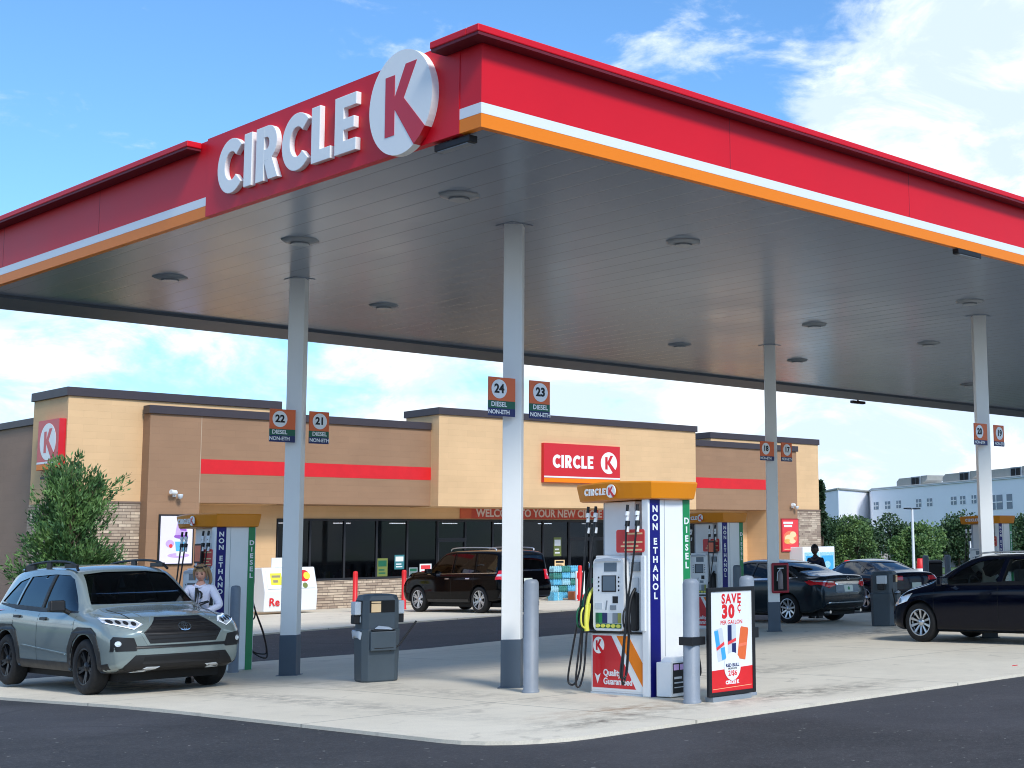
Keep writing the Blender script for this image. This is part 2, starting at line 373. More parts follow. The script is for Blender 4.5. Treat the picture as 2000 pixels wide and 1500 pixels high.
X = [-900, -60, -20, 0, 4, 9, 20, 60, 900]; Y = [-900, -30, 0, 1, 2.5, 4, 5.5, 7, 9, 11, 13, 15, 17, 19, 30, 60, 900]
X = sorted(set(X+[i for i in range(-16, 14, 1)]))
gm = M(); n_ = len(Y)
gm.add([(x, y, hgt(x, y)-.035) for x in X for y in Y], [(i*n_+j, (i+1)*n_+j, (i+1)*n_+j+1, i*n_+j+1) for i in range(len(X)-1) for j in range(n_-1)])
go = gm.build('asphalt_ground', 'asph'); go['kind'] = 'structure'
arc = [(-3.70+.95-.95*math.cos(R(a)), -4.58+.95-.95*math.sin(R(a))) for a in range(0, 91, 15)]
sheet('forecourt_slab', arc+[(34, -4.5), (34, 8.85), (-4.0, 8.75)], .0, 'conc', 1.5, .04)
sheet('storefront_slab', [(5.6, 16.3), (17.75, 19.2), (44, 19.4), (44, 33), (5.6, 33)], .0, 'conc', 3, .04)
K['grass'] = mat('grass_ground', (66, 92, 44), .95, var=.35, vscale=.8, bump=.5, bscale=8)
sheet('grass_verge', [(-30, 30), (5, 30), (5.6, 60), (-30, 60)], .05, 'grass', None, .1)
sheet('grass_field', [(60, 44), (96, 20), (180, 90), (110, 130)], .03, 'grass', None, .1)
# ================================================================== canopy
CX0, CY0, CX1, CY1, CH = -3.095, -3.336, 36.0, 10.868, 5.95
can = empty('fuel_canopy', (16, 3.7, 0), 0, 'long flat red canopy with white and orange stripes standing over the pumps', 'canopy')
def ceil_mat():
    m = mat('canopy_ceiling', (132, 138, 142), .22, spec=.4)
    def fn(t, co, b):
        sp = t.nodes.new('ShaderNodeSeparateXYZ'); t.links.new(co, sp.inputs[0])
        q = t.nodes.new('ShaderNodeMath'); q.operation = 'PINGPONG'; q.inputs[1].default_value = .2; t.links.new(sp.outputs[0], q.inputs[0])
        a = t.nodes.new('ShaderNodeMapRange'); a.inputs[1].default_value = .0; a.inputs[2].default_value = .016; t.links.new(q.outputs[0], a.inputs[0])
        n = t.nodes.new('ShaderNodeTexNoise'); n.inputs['Scale'].default_value = .5; n.inputs['Detail'].default_value = 5; t.links.new(co, n.inputs['Vector'])
        r = t.nodes.new('ShaderNodeMapRange'); r.inputs[3].default_value = .15; r.inputs[4].default_value = .28; t.links.new(n.outputs['Fac'], r.inputs[0]); t.links.new(r.outputs[0], b.inputs['Roughness'])
        mx = t.nodes.new('ShaderNodeMixRGB'); mx.inputs[1].default_value = tuple(lin((112, 123, 137)))+(1,); mx.inputs[2].default_value = tuple(lin((136, 148, 163)))+(1,)
        t.links.new(a.outputs[0], mx.inputs[0]); t.links.new(mx.outputs[0], b.inputs['Base Color'])
        bp = t.nodes.new('ShaderNodeBump'); bp.inputs['Strength'].default_value = .25; bp.inputs['Distance'].default_value = .004; t.links.new(a.outputs[0], bp.inputs['Height']); t.links.new(bp.outputs[0], b.inputs['Normal'])
    return setbc(m, fn)
K['ceil'] = ceil_mat()
M().box((CX0+.08, CY0+.08, CH+.02), (CX1-.08, CY1-1.25, CH+.12)).build('ceiling_panel', 'ceil', can, True)
K['gutter'] = mat('gutter_grey', (92, 102, 112), .5, var=.05)
M().box((CX0+.08, CY1-1.24, CH-.03), (CX1-.08, CY1-.09, CH+.12)).build('gutter', 'gutter', can, True)
M().box((CX0+.03, CY0+.03, CH+.5), (CX1-.03, CY1-.03, CH+.56)).build('roof_deck', 'gutter', can, True)
SY0, SY1 = -2.98, 2.27     # the sign panel on the -X face
f = M()
f.box((CX0, CY0, 6.215), (CX1, CY0+.08, 6.944)); f.box((CX0, CY1-.08, 6.215), (CX1, CY1, 6.944))
f.box((CX0, CY0+.08, 6.215), (CX0+.08, SY0, 6.944)); f.box((CX0, SY1, 6.215), (CX0+.08, CY1-.08, 6.944)); f.box((CX1-.08, CY0+.08, 6.215), (CX1, CY1-.08, 6.944))
f.build('fascia', 'red', can, True)
f = M()
for z0, z1, mi in ((6.10, 6.212, 0), (5.955, 6.097, 1)):
    f.box((CX0-.003, CY0-.003, z0), (CX1, CY0+.08, z1), mi); f.box((CX0-.003, CY1-.08, z0), (CX1, CY1, z1), mi)
    f.box((CX0-.003, CY0+.08, z0), (CX0+.08, SY0, z1), mi); f.box((CX0-.003, SY1, z0), (CX0+.08, CY1-.08, z1), mi); f.box((CX1-.08, CY0+.08, z0), (CX1, CY1-.08, z1), mi)
f.build('stripes', ['white', 'orange'], can, True)
M().box((CX0-.006, SY0+.003, 5.955), (CX0+.08, SY1-.003, 6.965)).build('sign_panel', 'red', can, True)
# raised cornice that overhangs the fascia, with a gap where the sign stands
f = M(); o_ = .20; zt, zb = 6.945, 6.865
def corn(a, b): f.box((a[0], a[1], zb), (b[0], b[1], zt))
corn((CX0-o_, CY0-o_), (CX1+o_, CY0-.004)); corn((CX0-o_, CY0-.004), (CX0-.004, -2.72)); corn((CX0-o_, 2.42), (CX0-.004, CY1)); corn((CX0-o_, CY1), (CX1+o_, CY1+o_)); corn((CX1, CY0), (CX1+o_, CY1))
pass
f.build('cornice', 'red', can, True, bev=.012)
K['under'] = mat('cornice_painted_shade', (104, 10, 32), .6); f = M(); zb, zt = 6.835, 6.864; o_ = .19  # added dark maroon strip: shade beneath the cornice overhang put into its colour
corn((CX0-o_, CY0-o_), (CX1+o_, CY0-.008)); corn((CX0-o_, CY0-.008), (CX0-.008, -2.735)); corn((CX0-o_, 2.435), (CX0-.008, CY1)); f.build('cornice_painted_shade', 'under', can, True)
# panel seams of the fascia
K['seam'] = mat('seam', (140, 16, 36), .5)
f = M()
for x in [0.6+3.66*i for i in range(10)]: f.box((x, CY0-.0015, 6.216), (x+.008, CY0, 6.95))
for y in (5.3, 8.6): f.box((CX0-.0015, y, 6.216), (CX0, y+.008, 6.95))
f.build('panel_seams', 'seam', can, True)
for i, (x, y) in enumerate([(0, 0), (0, 5.26), (11.03, 0), (11.03, 5.26), (22.06, 5.26), (22.06, 0), (33.1, 0), (33.1, 5.26)]):
    z = hgt(x, y); mx = Matrix.Translation((x, y, 0)) @ Matrix.Rotation(R(44), 4, 'Z'); h = .12
    c = M().box((-h, -h, z), (h, h, CH+.02), 0, mx).build('column', 'colw', can, True, bev=.008)
    M().box((-h-.006, -h-.006, z), (h+.006, h+.006, z+.60), 0, mx).box((-.16, -.16, z), (.16, .16, z+.012), 0, mx).build('column_base', 'colg', c, True, bev=.006)
    M().box((x-.17, y-.17, CH+.010), (x+.17, y+.17, CH+.019)).build('ceiling_collar', 'ceil', c, True)
# ---- the big sign on the canopy's end: letters and disc
sg = empty('canopy_sign', (CX0-.01, -.3, 6.45), 0, 'large raised white letters and round emblem on the red end fascia of the canopy', 'sign')
CD = .065
def word(body, F, h, depth, m, parent, sx=1., d0=0., gap=.0):
    x = 0
    for ch in body:
        ps, adv = glyph(ch)
        mm = M()
        for p in ps: mm.prism([(a*h*sx+x, b*h) for a, b in p], F, d0, d0+depth)
        mm.build('letter', m, parent, True, bev=.006 if depth > .05 else 0)
        x += (adv+gap)*h*sx
    return x
word('CIRCLE', FX(CX0-.006, 1.87, 6.135), .665, CD, 'signwhite', sg, 1.075, 0, .055)
kd = klogo(FX(CX0-.006, -2.05, 6.475), .575, sg, .085)
# ---- canopy lights
K['lamp'] = mat('lamp_housing', (136, 144, 152), .4)
K['lens'] = mat('lamp_lens', (150, 158, 164), .25)
def cl():
    t = empty('canopy_light', (0, 0, 0), 0, 'x', 'ceiling light', 'lights under the canopy')
    M().lathe([(.001, -.040), (.10, -.045), (.19, -.034), (.25, -.012), (.26, .02), (.001, .02)], 8).build('housing', 'lamp', t)
    M().prism(circ(0, 0, .13, 8), Matrix.Translation((0, 0, -.058)), -.006, .012).build('lens', 'lens', t)
    return t
proto = cl()
names = {(-1.5, -.83): 'octagonal ceiling light nearest the big canopy emblem', (-1.5, 2.73): 'ceiling light right above the column with plates 22 and 21', (-1.5, 6.42): 'leftmost ceiling light of the canopy, left of the column with plates 22 and 21',
 (2.32, -.83): 'ceiling light right of the column with plates 24 and 23, near the canopy front', (2.3, 6.42): 'ceiling light between the columns with plates 22 and 24, near the rear gutter', (9.5, 6.42): 'ceiling light left of the column with plates 18 and 17, by the rear gutter',
 (9.5, 2.75): 'ceiling light right of the column with plates 18 and 17, mid canopy', (13.3, 6.42): 'ceiling light just right of the column with plates 18 and 17, by the rear gutter', (9.5, -.83): 'ceiling light right above the column with plates 20 and 19',
 (13.3, 2.75): 'ceiling light left of the column with plates 20 and 19, mid canopy', (20.6, 6.6): 'farthest ceiling light, beside the column with plates 20 and 19 over the pumps', (13.3, -.83): 'ceiling light at the right edge, right of the column with plates 20 and 19'}
first = True
for (x, y), lb in names.items():
    o = proto if first else copy_tree(proto); first = False
    o.location = (x, y, CH+.018); o.rotation_euler = (0, 0, R(22.5)); o['label'] = lb
for x, y, rz, lb in ((CX0+.10, -3.08+.30, PI/2, 'black floodlight bar under the canopy corner beside the big emblem'), (5.7, CY0+.02, 0, 'black floodlight bar under the orange stripe at the right of the canopy'), (21.5, CY1+.2, 0, 'dark floodlight bar hanging off the far edge of the canopy')):
    t = empty('floodlight', (x, y, CH-.01), rz, lb, 'floodlight', 'floodlight bars under the canopy edge')
    M().box((-.3, -.055, -.075), (.3, .055, 0)).build('housing', 'black', t, bev=.01)
    M().box((-.26, -.045, -.082), (.26, .045, -.0755)).build('lens', 'lamp', t)
    M().box((-.02, -.02, 0), (.02, .02, .03)).build('bracket', 'black', t)
# ---- pump number plates on the columns
def plate(x, y, w_, num, diesel, lb, dx):
    z1 = 3.905; z0 = 3.41 if diesel else 3.51
    t = empty('pump_number_plate', (x, y, z0), 0, lb, 'number plate', 'pump number plates on the columns')
    F = FY(x, y, z0); H = z1-z0; cx = w_/2+dx
    mm = M(); n = .10
    lo = .195 if diesel else .09
    mm.prism([(0, lo), (w_, lo), (w_, H), (0, H)], F, -.02, 0, 0)
    if diesel: mm.prism([(0, n), (w_, n), (w_, lo-.001), (0, lo-.001)], F, -.02, 0, 1)
    mm.prism([(0, 0), (w_, 0), (w_, (n if diesel else lo)-.001), (0, (n if diesel else lo)-.001)], F, -.02, 0, 2)
    mm.build('panel', ['plor', 'dgreen', 'navy'], t, True)
    M().prism(circ(cx, (H+lo)/2, .122, 32), F, .001, .005).build('number_disc', 'white', t, True)
    text(num, FY(x+cx, y-.006, z0+(H+lo)/2), .155, .002, 'ink', 'number', t, bold=.006)
    if diesel: text('DIESEL', FY(x+cx, y-.002, z0+.147), .085, .002, 'white', 'lettering', t, bold=.002)
    text('NON-ETH', FY(x+cx, y-.002, z0+(.05 if diesel else .045)), .075, .002, 'white', 'lettering', t, bold=.002)
for x, y, nl, nr, d in ((0, 0, '24', '23', True), (0, 5.26, '22', '21', True), (11.03, 5.26, '18', '17', False), (11.03, 0, '20', '19', False)):
    for num, sx_, w_ in ((nl, -.53, .42), (nr, .13, .335)):
        plate(x+sx_, y-.175, w_, num, d, 'orange pump number plate reading %s on its column' % num, -.05 if sx_ < 0 else .005)
# ================================================================== store
def eifs(name, c, dark):
    m = mat(name, c, .85)
    def fn(t, co, b):
        sp = t.nodes.new('ShaderNodeSeparateXYZ'); t.links.new(co, sp.inputs[0])
        ad = t.nodes.new('ShaderNodeMath'); ad.operation = 'ADD'; t.links.new(sp.outputs[0], ad.inputs[0]); t.links.new(sp.outputs[1], ad.inputs[1])
        cb = t.nodes.new('ShaderNodeCombineXYZ'); t.links.new(ad.outputs[0], cb.inputs[0]); t.links.new(sp.outputs[2], cb.inputs[1])
        br = t.nodes.new('ShaderNodeTexBrick'); t.links.new(cb.outputs[0], br.inputs[0])
        br.inputs['Color1'].default_value = tuple(lin(c))+(1,); br.inputs['Color2'].default_value = tuple(lin(tuple(v*.975 for v in c)))+(1,); br.inputs['Mortar'].default_value = tuple(lin(dark))+(1,)
        br.inputs['Scale'].default_value = 1; br.inputs['Brick Width'].default_value = .81; br.inputs['Row Height'].default_value = .203; br.inputs['Mortar Size'].default_value = .004; br.inputs['Bias'].default_value = -.2
        n = t.nodes.new('ShaderNodeTexNoise'); n.inputs['Scale'].default_value = .8; n.inputs['Detail'].default_value = 7; t.links.new(co, n.inputs['Vector'])
        r = t.nodes.new('ShaderNodeMapRange'); r.inputs[1].default_value = .3; r.inputs[2].default_value = .7; r.inputs[3].default_value = .93; r.inputs[4].default_value = 1.05; t.links.new(n.outputs['Fac'], r.inputs[0])
        mu = t.nodes.new('ShaderNodeMixRGB'); mu.blend_type = 'MULTIPLY'; mu.inputs[0].default_value = 1; t.links.new(br.outputs['Color'], mu.inputs[1]); t.links.new(r.outputs[0], mu.inputs[2]); t.links.new(mu.outputs[0], b.inputs['Base Color'])
        bp = t.nodes.new('ShaderNodeBump'); bp.inputs['Strength'].default_value = .35; bp.inputs['Distance'].default_value = .01; bp.invert = True; t.links.new(br.outputs['Fac'], bp.inputs['Height']); t.links.new(bp.outputs[0], b.inputs['Normal'])
    return setbc(m, fn)
K['tan'] = eifs('tan_wall', (222, 184, 138), (214, 177, 132)); K['brown'] = eifs('brown_wall', (154, 120, 92), (148, 115, 88)); K['dbrown'] = eifs('side_wall_brown', (158, 130, 112), (150, 123, 106))
def stone():
    m = mat('ledge_stone', (170, 155, 140), .9)
    def fn(t, co, b):
        sp = t.nodes.new('ShaderNodeSeparateXYZ'); t.links.new(co, sp.inputs[0])
        ad = t.nodes.new('ShaderNodeMath'); ad.operation = 'ADD'; t.links.new(sp.outputs[0], ad.inputs[0]); t.links.new(sp.outputs[1], ad.inputs[1])
        cb = t.nodes.new('ShaderNodeCombineXYZ'); t.links.new(ad.outputs[0], cb.inputs[0]); t.links.new(sp.outputs[2], cb.inputs[1])
        def bk(w_, h_, c1, c2, off):
            br = t.nodes.new('ShaderNodeTexBrick'); t.links.new(cb.outputs[0], br.inputs[0]); br.inputs['Scale'].default_value = 1; br.offset = off; br.squash = .6; br.squash_frequency = 3
            br.inputs['Color1'].default_value = tuple(lin(c1))+(1,); br.inputs['Color2'].default_value = tuple(lin(c2))+(1,); br.inputs['Mortar'].default_value = tuple(lin((82, 70, 62)))+(1,)
            br.inputs['Brick Width'].default_value = w_; br.inputs['Row Height'].default_value = h_; br.inputs['Mortar Size'].default_value = .008; br.inputs['Bias'].default_value = 0; return br
        a = bk(.46, .09, (196, 176, 154), (112, 90, 80), .37); a2 = bk(.62, .09, (232, 214, 188), (150, 132, 116), .61)
        n = t.nodes.new('ShaderNodeTexNoise'); n.inputs['Scale'].default_value = 2.3; n.inputs['Detail'].default_value = 6; t.links.new(co, n.inputs['Vector'])
        mx = t.nodes.new('ShaderNodeMixRGB'); t.links.new(n.outputs['Fac'], mx.inputs[0]); t.links.new(a.outputs['Color'], mx.inputs[1]); t.links.new(a2.outputs['Color'], mx.inputs[2]); t.links.new(mx.outputs[0], b.inputs['Base Color'])
        md = t.nodes.new('ShaderNodeMath'); md.operation = 'ADD'; t.links.new(a.outputs['Color'], md.inputs[0]); 
        bp = t.nodes.new('ShaderNodeBump'); bp.inputs['Strength'].default_value = .8; bp.inputs['Distance'].default_value = .03; t.links.new(mx.outputs[0], bp.inputs['Height']); t.links.new(bp.outputs[0], b.inputs['Normal'])
    return setbc(m, fn)
K['stone'] = stone()
K['storeglass'] = glass('store_glass', (.34, .38, .42), .02, .40)
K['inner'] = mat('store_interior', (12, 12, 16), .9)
K['striplight'] = mat('strip_light', (235, 240, 245), .5, emit=7)
YB, YA, YR, YC = 27.78, 28.23, 28.98, 27.33
st = empty('convenience_store', (23, 33, 0), 0, 'long tan and brown store with dark windows and a red stripe behind the pumps', 'store')
YE = 46.0
# towers
M().box((6.26, YA, 3.42), (12.95, 30.6, 6.50)).build('tower_wall', 'tan', st, True); M().prism([(33.22, 6.2), (38.37, 6.2), (38.37, 3.46), (40.44, 3.46), (40.44, 6.5), (33.22, 6.5)], FY(0, YA, 0), -4.5, 0).build('tower_wall', 'tan', st, True)
for a_, b_ in (((6.23, YA-.03, 0), (8.485, 30.63, 3.415)), ((38.35, YA-.03, 0), (40.47, 33, 3.455)), ((13.4, YR-.06, 0), (19.7, YR+.1, .93)), ((20.95, YR-.06, 0), (24.6, YR+.1, .93))): M().box(a_, b_).build('stone_base', 'stone', st, True)
K['ledge'] = mat('stone_ledge', (120, 102, 90), .8)
for a_, b_ in (((6.2, YA-.06, 3.40), (8.485, YA+.03, 3.46)), ((38.35, YA-.06, 3.44), (40.5, YA+.03, 3.50))): M().box(a_, b_).build('stone_ledge', 'ledge', st, True)
# long brown mass with the recessed front under it
M().box((8.49, YB, 3.43), (18.56, 33, 6.08)).box((31.36, YB, 3.43), (38.34, 33, 6.08)).box((18.56, YB+.3, 3.5), (31.36, 33, 6.0)).box((8.49, YB, 0), (10.12, 31, 3.428)).box((36.30, YB, 0), (38.34, 31, 3.428)).build('upper_wall', 'brown', st, True)
M().box((6.9, 30.6, 0), (40.2, YE, 5.95)).build('side_wall', 'dbrown', st, True)
M().box((18.56, YC, 3.40), (31.36, 29.3, 6.60)).build('entrance_parapet', 'tan', st, True)
M().box((10.125, YR, 0), (13.40, YR+.1, 3.428)).box((34.0, YR, 0), (36.297, YR+.1, 3.428)).box((13.40, YR, 3.0), (34.0, YR+.1, 3.428)).box((36.27, YB+.01, 0), (36.298, YR, 3.426)).build('recess_wall', 'tan', st, True)
# roof caps
c = M(); q = .07
def cap(a, b, z0, z1): c.box((a[0]-q, a[1]-q, z0), (b[0]+q, b[1]+q, z1))
cap((6.26, YA), (12.95, 30.6), 6.502, 6.76); cap((33.22, YA+.02), (40.44, 33), 6.502, 6.76); cap((8.49, YB), (18.45, 28.05), 6.082, 6.33); cap((31.45, YB), (38.34, 28.05), 6.082, 6.33); cap((18.56, YC), (31.36, 29.3), 6.602, 6.85); cap((6.9, 30.72), (40.2, YE), 5.952, 6.17)
c.build('parapet_cap', 'capm', st, True, bev=.01)
M().box((8.6, YB+.3, 6.08), (38.3, YE-.5, 6.1)).build('roof', 'gutter', st, True)
M().box((10.12, YB-.006, 4.32), (18.555, YB, 4.765)).build('red_stripe', 'bred', st, True); M().box((31.365, YB-.006, 4.32), (36.28, YB, 4.765)).build('red_stripe', 'bred', st, True)
K['joint'] = mat('wall_joint', (178, 154, 130), .8)
M().box((10.09, YB-.005, 3.43), (10.115, YB, 6.08)).build('wall_joint', 'joint', st, True); M().box((36.285, YB-.005, 3.43), (36.305, YB, 6.08)).build('wall_joint', 'joint', st, True)
# shop windows
mul = [13.42, 14.63, 15.93, 17.2, 18.45, 19.72]
def window(x0, x1, z0, z1):
    f = M(); t = .035
    for a, b in (((x0, z0), (x1, z0+2*t)), ((x0, z1-2*t), (x1, z1)), ((x0, z0+2*t), (x0+t, z1-2*t)), ((x1-t, z0+2*t), (x1, z1-2*t))): f.box((a[0], YR-.03, a[1]), (b[0], YR+.06, b[1]))
    fr = f.build('window', 'frame', st, True)
    M().box((x0+t, YR+.01, z0+2*t), (x1-t, YR+.02, z1-2*t)).build('pane', 'storeglass', fr, True)
for a, b in zip(mul[:-1], mul[1:]): window(a, b, .94, 2.998)
for a, b in ((20.95, 22.2), (22.2, 23.4), (23.4, 24.6)): window(a, b, .94, 2.998)
for a, b in ((24.6, 25.9), (28.1, 29.4), (29.4, 31.0), (31.0, 32.5), (32.5, 34.0)): window(a, b, .05, 2.998)
def door(x0, x1, tz=2.25):
    f = M(); t = .06
    f.box((x0, YR-.05, 0.02), (x0+t, YR+.05, tz)).box((x1-t, YR-.05, 0.02), (x1, YR+.05, tz)).box((x0+t, YR-.05, tz-t), (x1-t, YR+.05, tz)).box((x0+t, YR-.05, .02), (x1-t, YR+.05, .2)).box((x0, YR-.04, tz+.004), (x1, YR+.05, tz+.08)).box((x0, YR-.04, 2.9), (x1, YR+.05, 2.998)).box((x0, YR-.04, tz+.08), (x0+.04, YR+.05, 2.9)).box((x1-.04, YR-.04, tz+.08), (x1, YR+.05, 2.9))
    d = f.build('door', 'frame', st, True)
    M().box((x0+t, YR, .2), (x1-t, YR+.01, tz-t)).box((x0+.04, YR, tz+.08), (x1-.04, YR+.01, 2.9)).build('pane', 'storeglass', d, True)
    M().tube([(x1-.14, YR-.06, .85), (x1-.14, YR-.11, .9), (x1-.14, YR-.11, 1.3), (x1-.14, YR-.06, 1.35)], .014).build('handle', 'chrome', d, True)
door(19.72, 20.95); door(25.9, 27.0); door(27.0, 28.1)
# interior
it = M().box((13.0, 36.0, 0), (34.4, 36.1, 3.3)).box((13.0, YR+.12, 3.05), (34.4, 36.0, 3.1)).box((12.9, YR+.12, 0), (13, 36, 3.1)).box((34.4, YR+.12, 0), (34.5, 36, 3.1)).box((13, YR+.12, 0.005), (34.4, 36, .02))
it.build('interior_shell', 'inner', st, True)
l_ = M()
for i in range(9): l_.box((14.2+2.3*i, 30.6, 2.88), (14.9+2.3*i, 30.68, 2.91)); l_.box((13.9+2.4*i, 33.0, 2.80), (14.6+2.4*i, 33.1, 2.83))
l_.build('ceiling_strip', 'striplight', st, True)
rnd = random.Random(3)
prodc = [(200, 60, 50), (60, 120, 170), (220, 190, 80), (70, 130, 90), (230, 230, 225), (120, 70, 110)]
K['shelfc'] = mat('shelf', (52, 54, 60), .6)
for i, c3 in enumerate(prodc): K['prod%d' % i] = mat('packaging', tuple(v*.9 for v in c3), .6)
for sx_ in (13.8, 15.7, 17.6, 21.6, 23.6, 29.2):
    s_ = empty('display_shelf', (sx_+.75, 30.2, 0.02), 0, 'x', 'shelf', 'stocked shelves inside the shop windows')
    s_['label'] = 'low stocked shelf inside the shop window at its ' + {13.8: 'left end, behind the ice box', 15.7: 'second and third panes', 17.6: 'pane just left of the side door', 21.6: 'panes behind the black car', 23.6: 'pane behind the tall column', 29.2: 'right part, behind the nearest pump'}[sx_]
    M().box((sx_, 30.0, .02), (sx_+1.5, 30.4, .12)).box((sx_, 30.18, .12), (sx_+1.5, 30.22, 1.45)).box((sx_, 30.0, .52), (sx_+1.5, 30.18, .54)).box((sx_, 30.0, .94), (sx_+1.5, 30.18, .96)).build('rack', 'shelfc', s_, True)
    pm = M()
    for zz in (.12, .54, .96):
        x = sx_+.05
        while x < sx_+1.4:
            ww = rnd.uniform(.06, .16); pm.box((x, 30.02, zz), (x+ww-.01, 30.16, zz+rnd.uniform(.14, .34)), rnd.randrange(6)); x += ww
    pm.build('products', ['prod%d' % i for i in range(6)], s_, True)
# window posters
K['poster_w'] = mat('poster_white', (226, 230, 232), .5)
def flat(name, x, y, z, w_, h_, lb, cat, layers, fr=None, group=None, th=.02):
    t = empty(name, (x+w_/2, y, z), 0, lb, cat, group)
    if fr: M().box((x-.05, y-.02, z-.05), (x+w_+.05, y+.03, z+h_+.05)).build('frame', fr, t, True, bev=.01)
    b_ = M().box((x, y-.03, z), (x+w_, y-.021, z+h_)).build('sheet', layers[0], t, True)
    for i, (poly, m_) in enumerate(layers[1:]):
        M().prism([(a*w_, b*h_) for a, b in poly], FY(x, y-.031, z), 0, .001+.0012*(i+1)).build('print', m_, b_, True)
    return t, b_
rect = lambda a, b, c, d: [(a, b), (c, b), (c, d), (a, d)]
for k_, c3 in dict(purple=(150, 92, 190), lilac=(202, 170, 224), cyan=(90, 180, 220), pale=(232, 226, 240), wine=(150, 30, 40), bun=(226, 170, 84), salmon=(236, 120, 84), cream=(246, 208, 156), pinkred=(226, 60, 66), skyblue=(60, 160, 220), teal=(50, 120, 128), lime=(112, 124, 60)).items(): K[k_] = mat('print_'+k_, c3, .5, var=.12 if k_ in ('bun', 'salmon', 'lilac') else 0, vscale=9)
flat('wall_poster', 8.90, YB-.03, 1.60, 1.0, 1.42, 'white wall poster with a purple frozen drink at the left end of the store', 'poster', ['pale', (circ(.58, .17, .34, 22, ry=.05), 'lilac'), (circ(.30, .42, .13, 16, ry=.08), 'lilac'), ([(.44, .56), (.84, .56), (.76, .16), (.52, .16)], 'poster_w'), ([(.46, .46), (.82, .46), (.78, .26), (.50, .26)], 'cyan'), (circ(.64, .57, .22, 20, ry=.05), 'purple'), ([(.46, .60), (.84, .60), (.80, .82), (.66, .98), (.56, .96), (.50, .80)], 'lilac'), ([(.60, .70), (.80, .68), (.78, .80), (.64, .90)], 'purple'), (circ(.33, .37, .055, 12, ry=.04), 'pinkred')], 'black')
t, b_ = flat('wall_poster', 37.22, YB-.03, 1.64, 1.08, 1.38, 'red wall poster of fried snacks beside the right stone end of the store', 'poster', ['pinkred', (circ(.5, .42, .44, 20, ry=.22), 'salmon'), (circ(.42, .40, .28, 14, ry=.12), 'cream'), (circ(.66, .52, .2, 12, ry=.10), 'cream'), (circ(.3, .3, .2, 12, ry=.08), 'bun'), (circ(.62, .30, .2, 12, ry=.07), 'cream'), (rect(.06, .86, .66, .93), 'poster_w'), (rect(.1, .76, .60, .83), 'poster_w'), (rect(.1, .04, .9, .06), 'cream')], 'wine')
t, b_ = flat('wall_poster', 34.72, YR-.03, 1.58, .78, 1.36, 'red hamburger poster in a dark frame, partly behind the second pump', 'poster', ['wine', (circ(.52, .60, .34, 20, ry=.10), 'bun'), (circ(.52, .52, .30, 18, ry=.05), 'yel'), (rect(.24, .46, .8, .5), 'dgreen'), ([(.2, .44), (.84, .44), (.56, .36)], 'poster_w'), (rect(.1, .05, .85, .34), 'pinkred'), (rect(.2, .88, .86, .93), 'poster_w'), (rect(.2, .79, .80, .84), 'poster_w'), (rect(.3, .18, .7, .24), 'poster_w')], 'black')
for x, z_, w_, h_, c1, c2, lb in ((17.25, 1.02, .42, .62, 'lime', 'dgreen', 'lime green paper sign in the shop window'), (17.95, 1.25, .40, .5, 'teal', 'poster_w', 'teal and white paper sign in the shop window'), (17.4, .96, .0, 0, '', '', ''), (19.0, 1.0, .5, .42, 'poster_w', 'pinkred', 'white and red price card in the window beside the side door'), (18.55, 1.0, .36, .3, 'mgrey', 'dgreen', 'small grey card low in the window left of the side door'), (25.15, 1.6, .38, .72, 'lime', 'poster_w', 'pale green notice in the window right of the column with plates 24 and 23'), (25.2, 1.2, .5, .25, 'cream', 'ink', 'small cream card below the pale green notice')):
    if not w_: continue
    flat('window_sign', x, YR+.035, z_, w_, h_, lb, 'window sign', [c1, (rect(.1, .55, .9, .88), c2), (rect(.15, .14, .8, .22), c2), (rect(.15, .32, .7, .40), c2)])
# banner
bt = empty('banner', (24, YR-.02, 3.05), 0, 'faded red banner with grey lettering stretched over the shop entrance', 'banner')
K['banner'] = mat('banner_red', (186, 74, 60), .7, var=.15, vscale=2); K['bannert'] = mat('banner_lettering', (214, 200, 196), .7); K['bannerl'] = mat('banner_orange', (196, 96, 66), .7, var=.1)
bb = M().box((20.7, YR-.03, 3.03), (31.2, YR-.004, 3.42)).build('cloth', 'banner', bt, True)
M().box((20.7, YR-.034, 3.03), (21.2, YR-.031, 3.42)).build('end_stripe', 'bannerl', bb, True)
text('WELCOME TO YOUR NEW CIRCLE K', FY(21.42, YR-.032, 3.225), .40, .004, 'bannert', 'lettering', bb, align='LEFT', bold=.012, sx=.985)
# wall signs
def wallsign(F, w_, h_, d, lb, name='wall_sign'):
    o_ = F.translation; t = empty(name, o_, 0, lb, 'sign')
    a = M().prism([(0, 0), (w_, 0), (w_, h_), (0, h_)], F, 0, d, 0).build('cabinet', 'redface', t, True, bev=.012)
    M().prism([(0.01, .0+.01), (w_-.01, .01), (w_-.01, .115*h_), (.01, .115*h_)], F, d, d+.004).build('orange_band', 'orange', a, True)
    M().prism([(0.01, .125*h_), (w_-.01, .125*h_), (w_-.01, .165*h_), (.01, .165*h_)], F, d, d+.004).build('white_band', 'white', a, True)
    return t, a
F = FY(23.14, YC, 4.33); t, a = wallsign(F, 3.83, 1.47, .16, 'rectangular red sign with white lettering over the shop entrance')
word('CIRCLE', F @ Matrix.Translation((.42, .56, 0)), .48, .006, 'signwhite', a, 1.0, .16, .04)
klogo(F @ Matrix.Translation((3.24, .81, .16)), .42, a, .006, kd=.003, names=('emblem', 'letter'))
F = FX(6.26, 29.74, 4.38); t, a = wallsign(F, 1.45, 1.46, .2, 'square red sign with a round white emblem on the left side wall of the store')
klogo(F @ Matrix.Translation((.72, .82, .2)), .54, a, .006, kd=.003, names=('emblem', 'letter'))
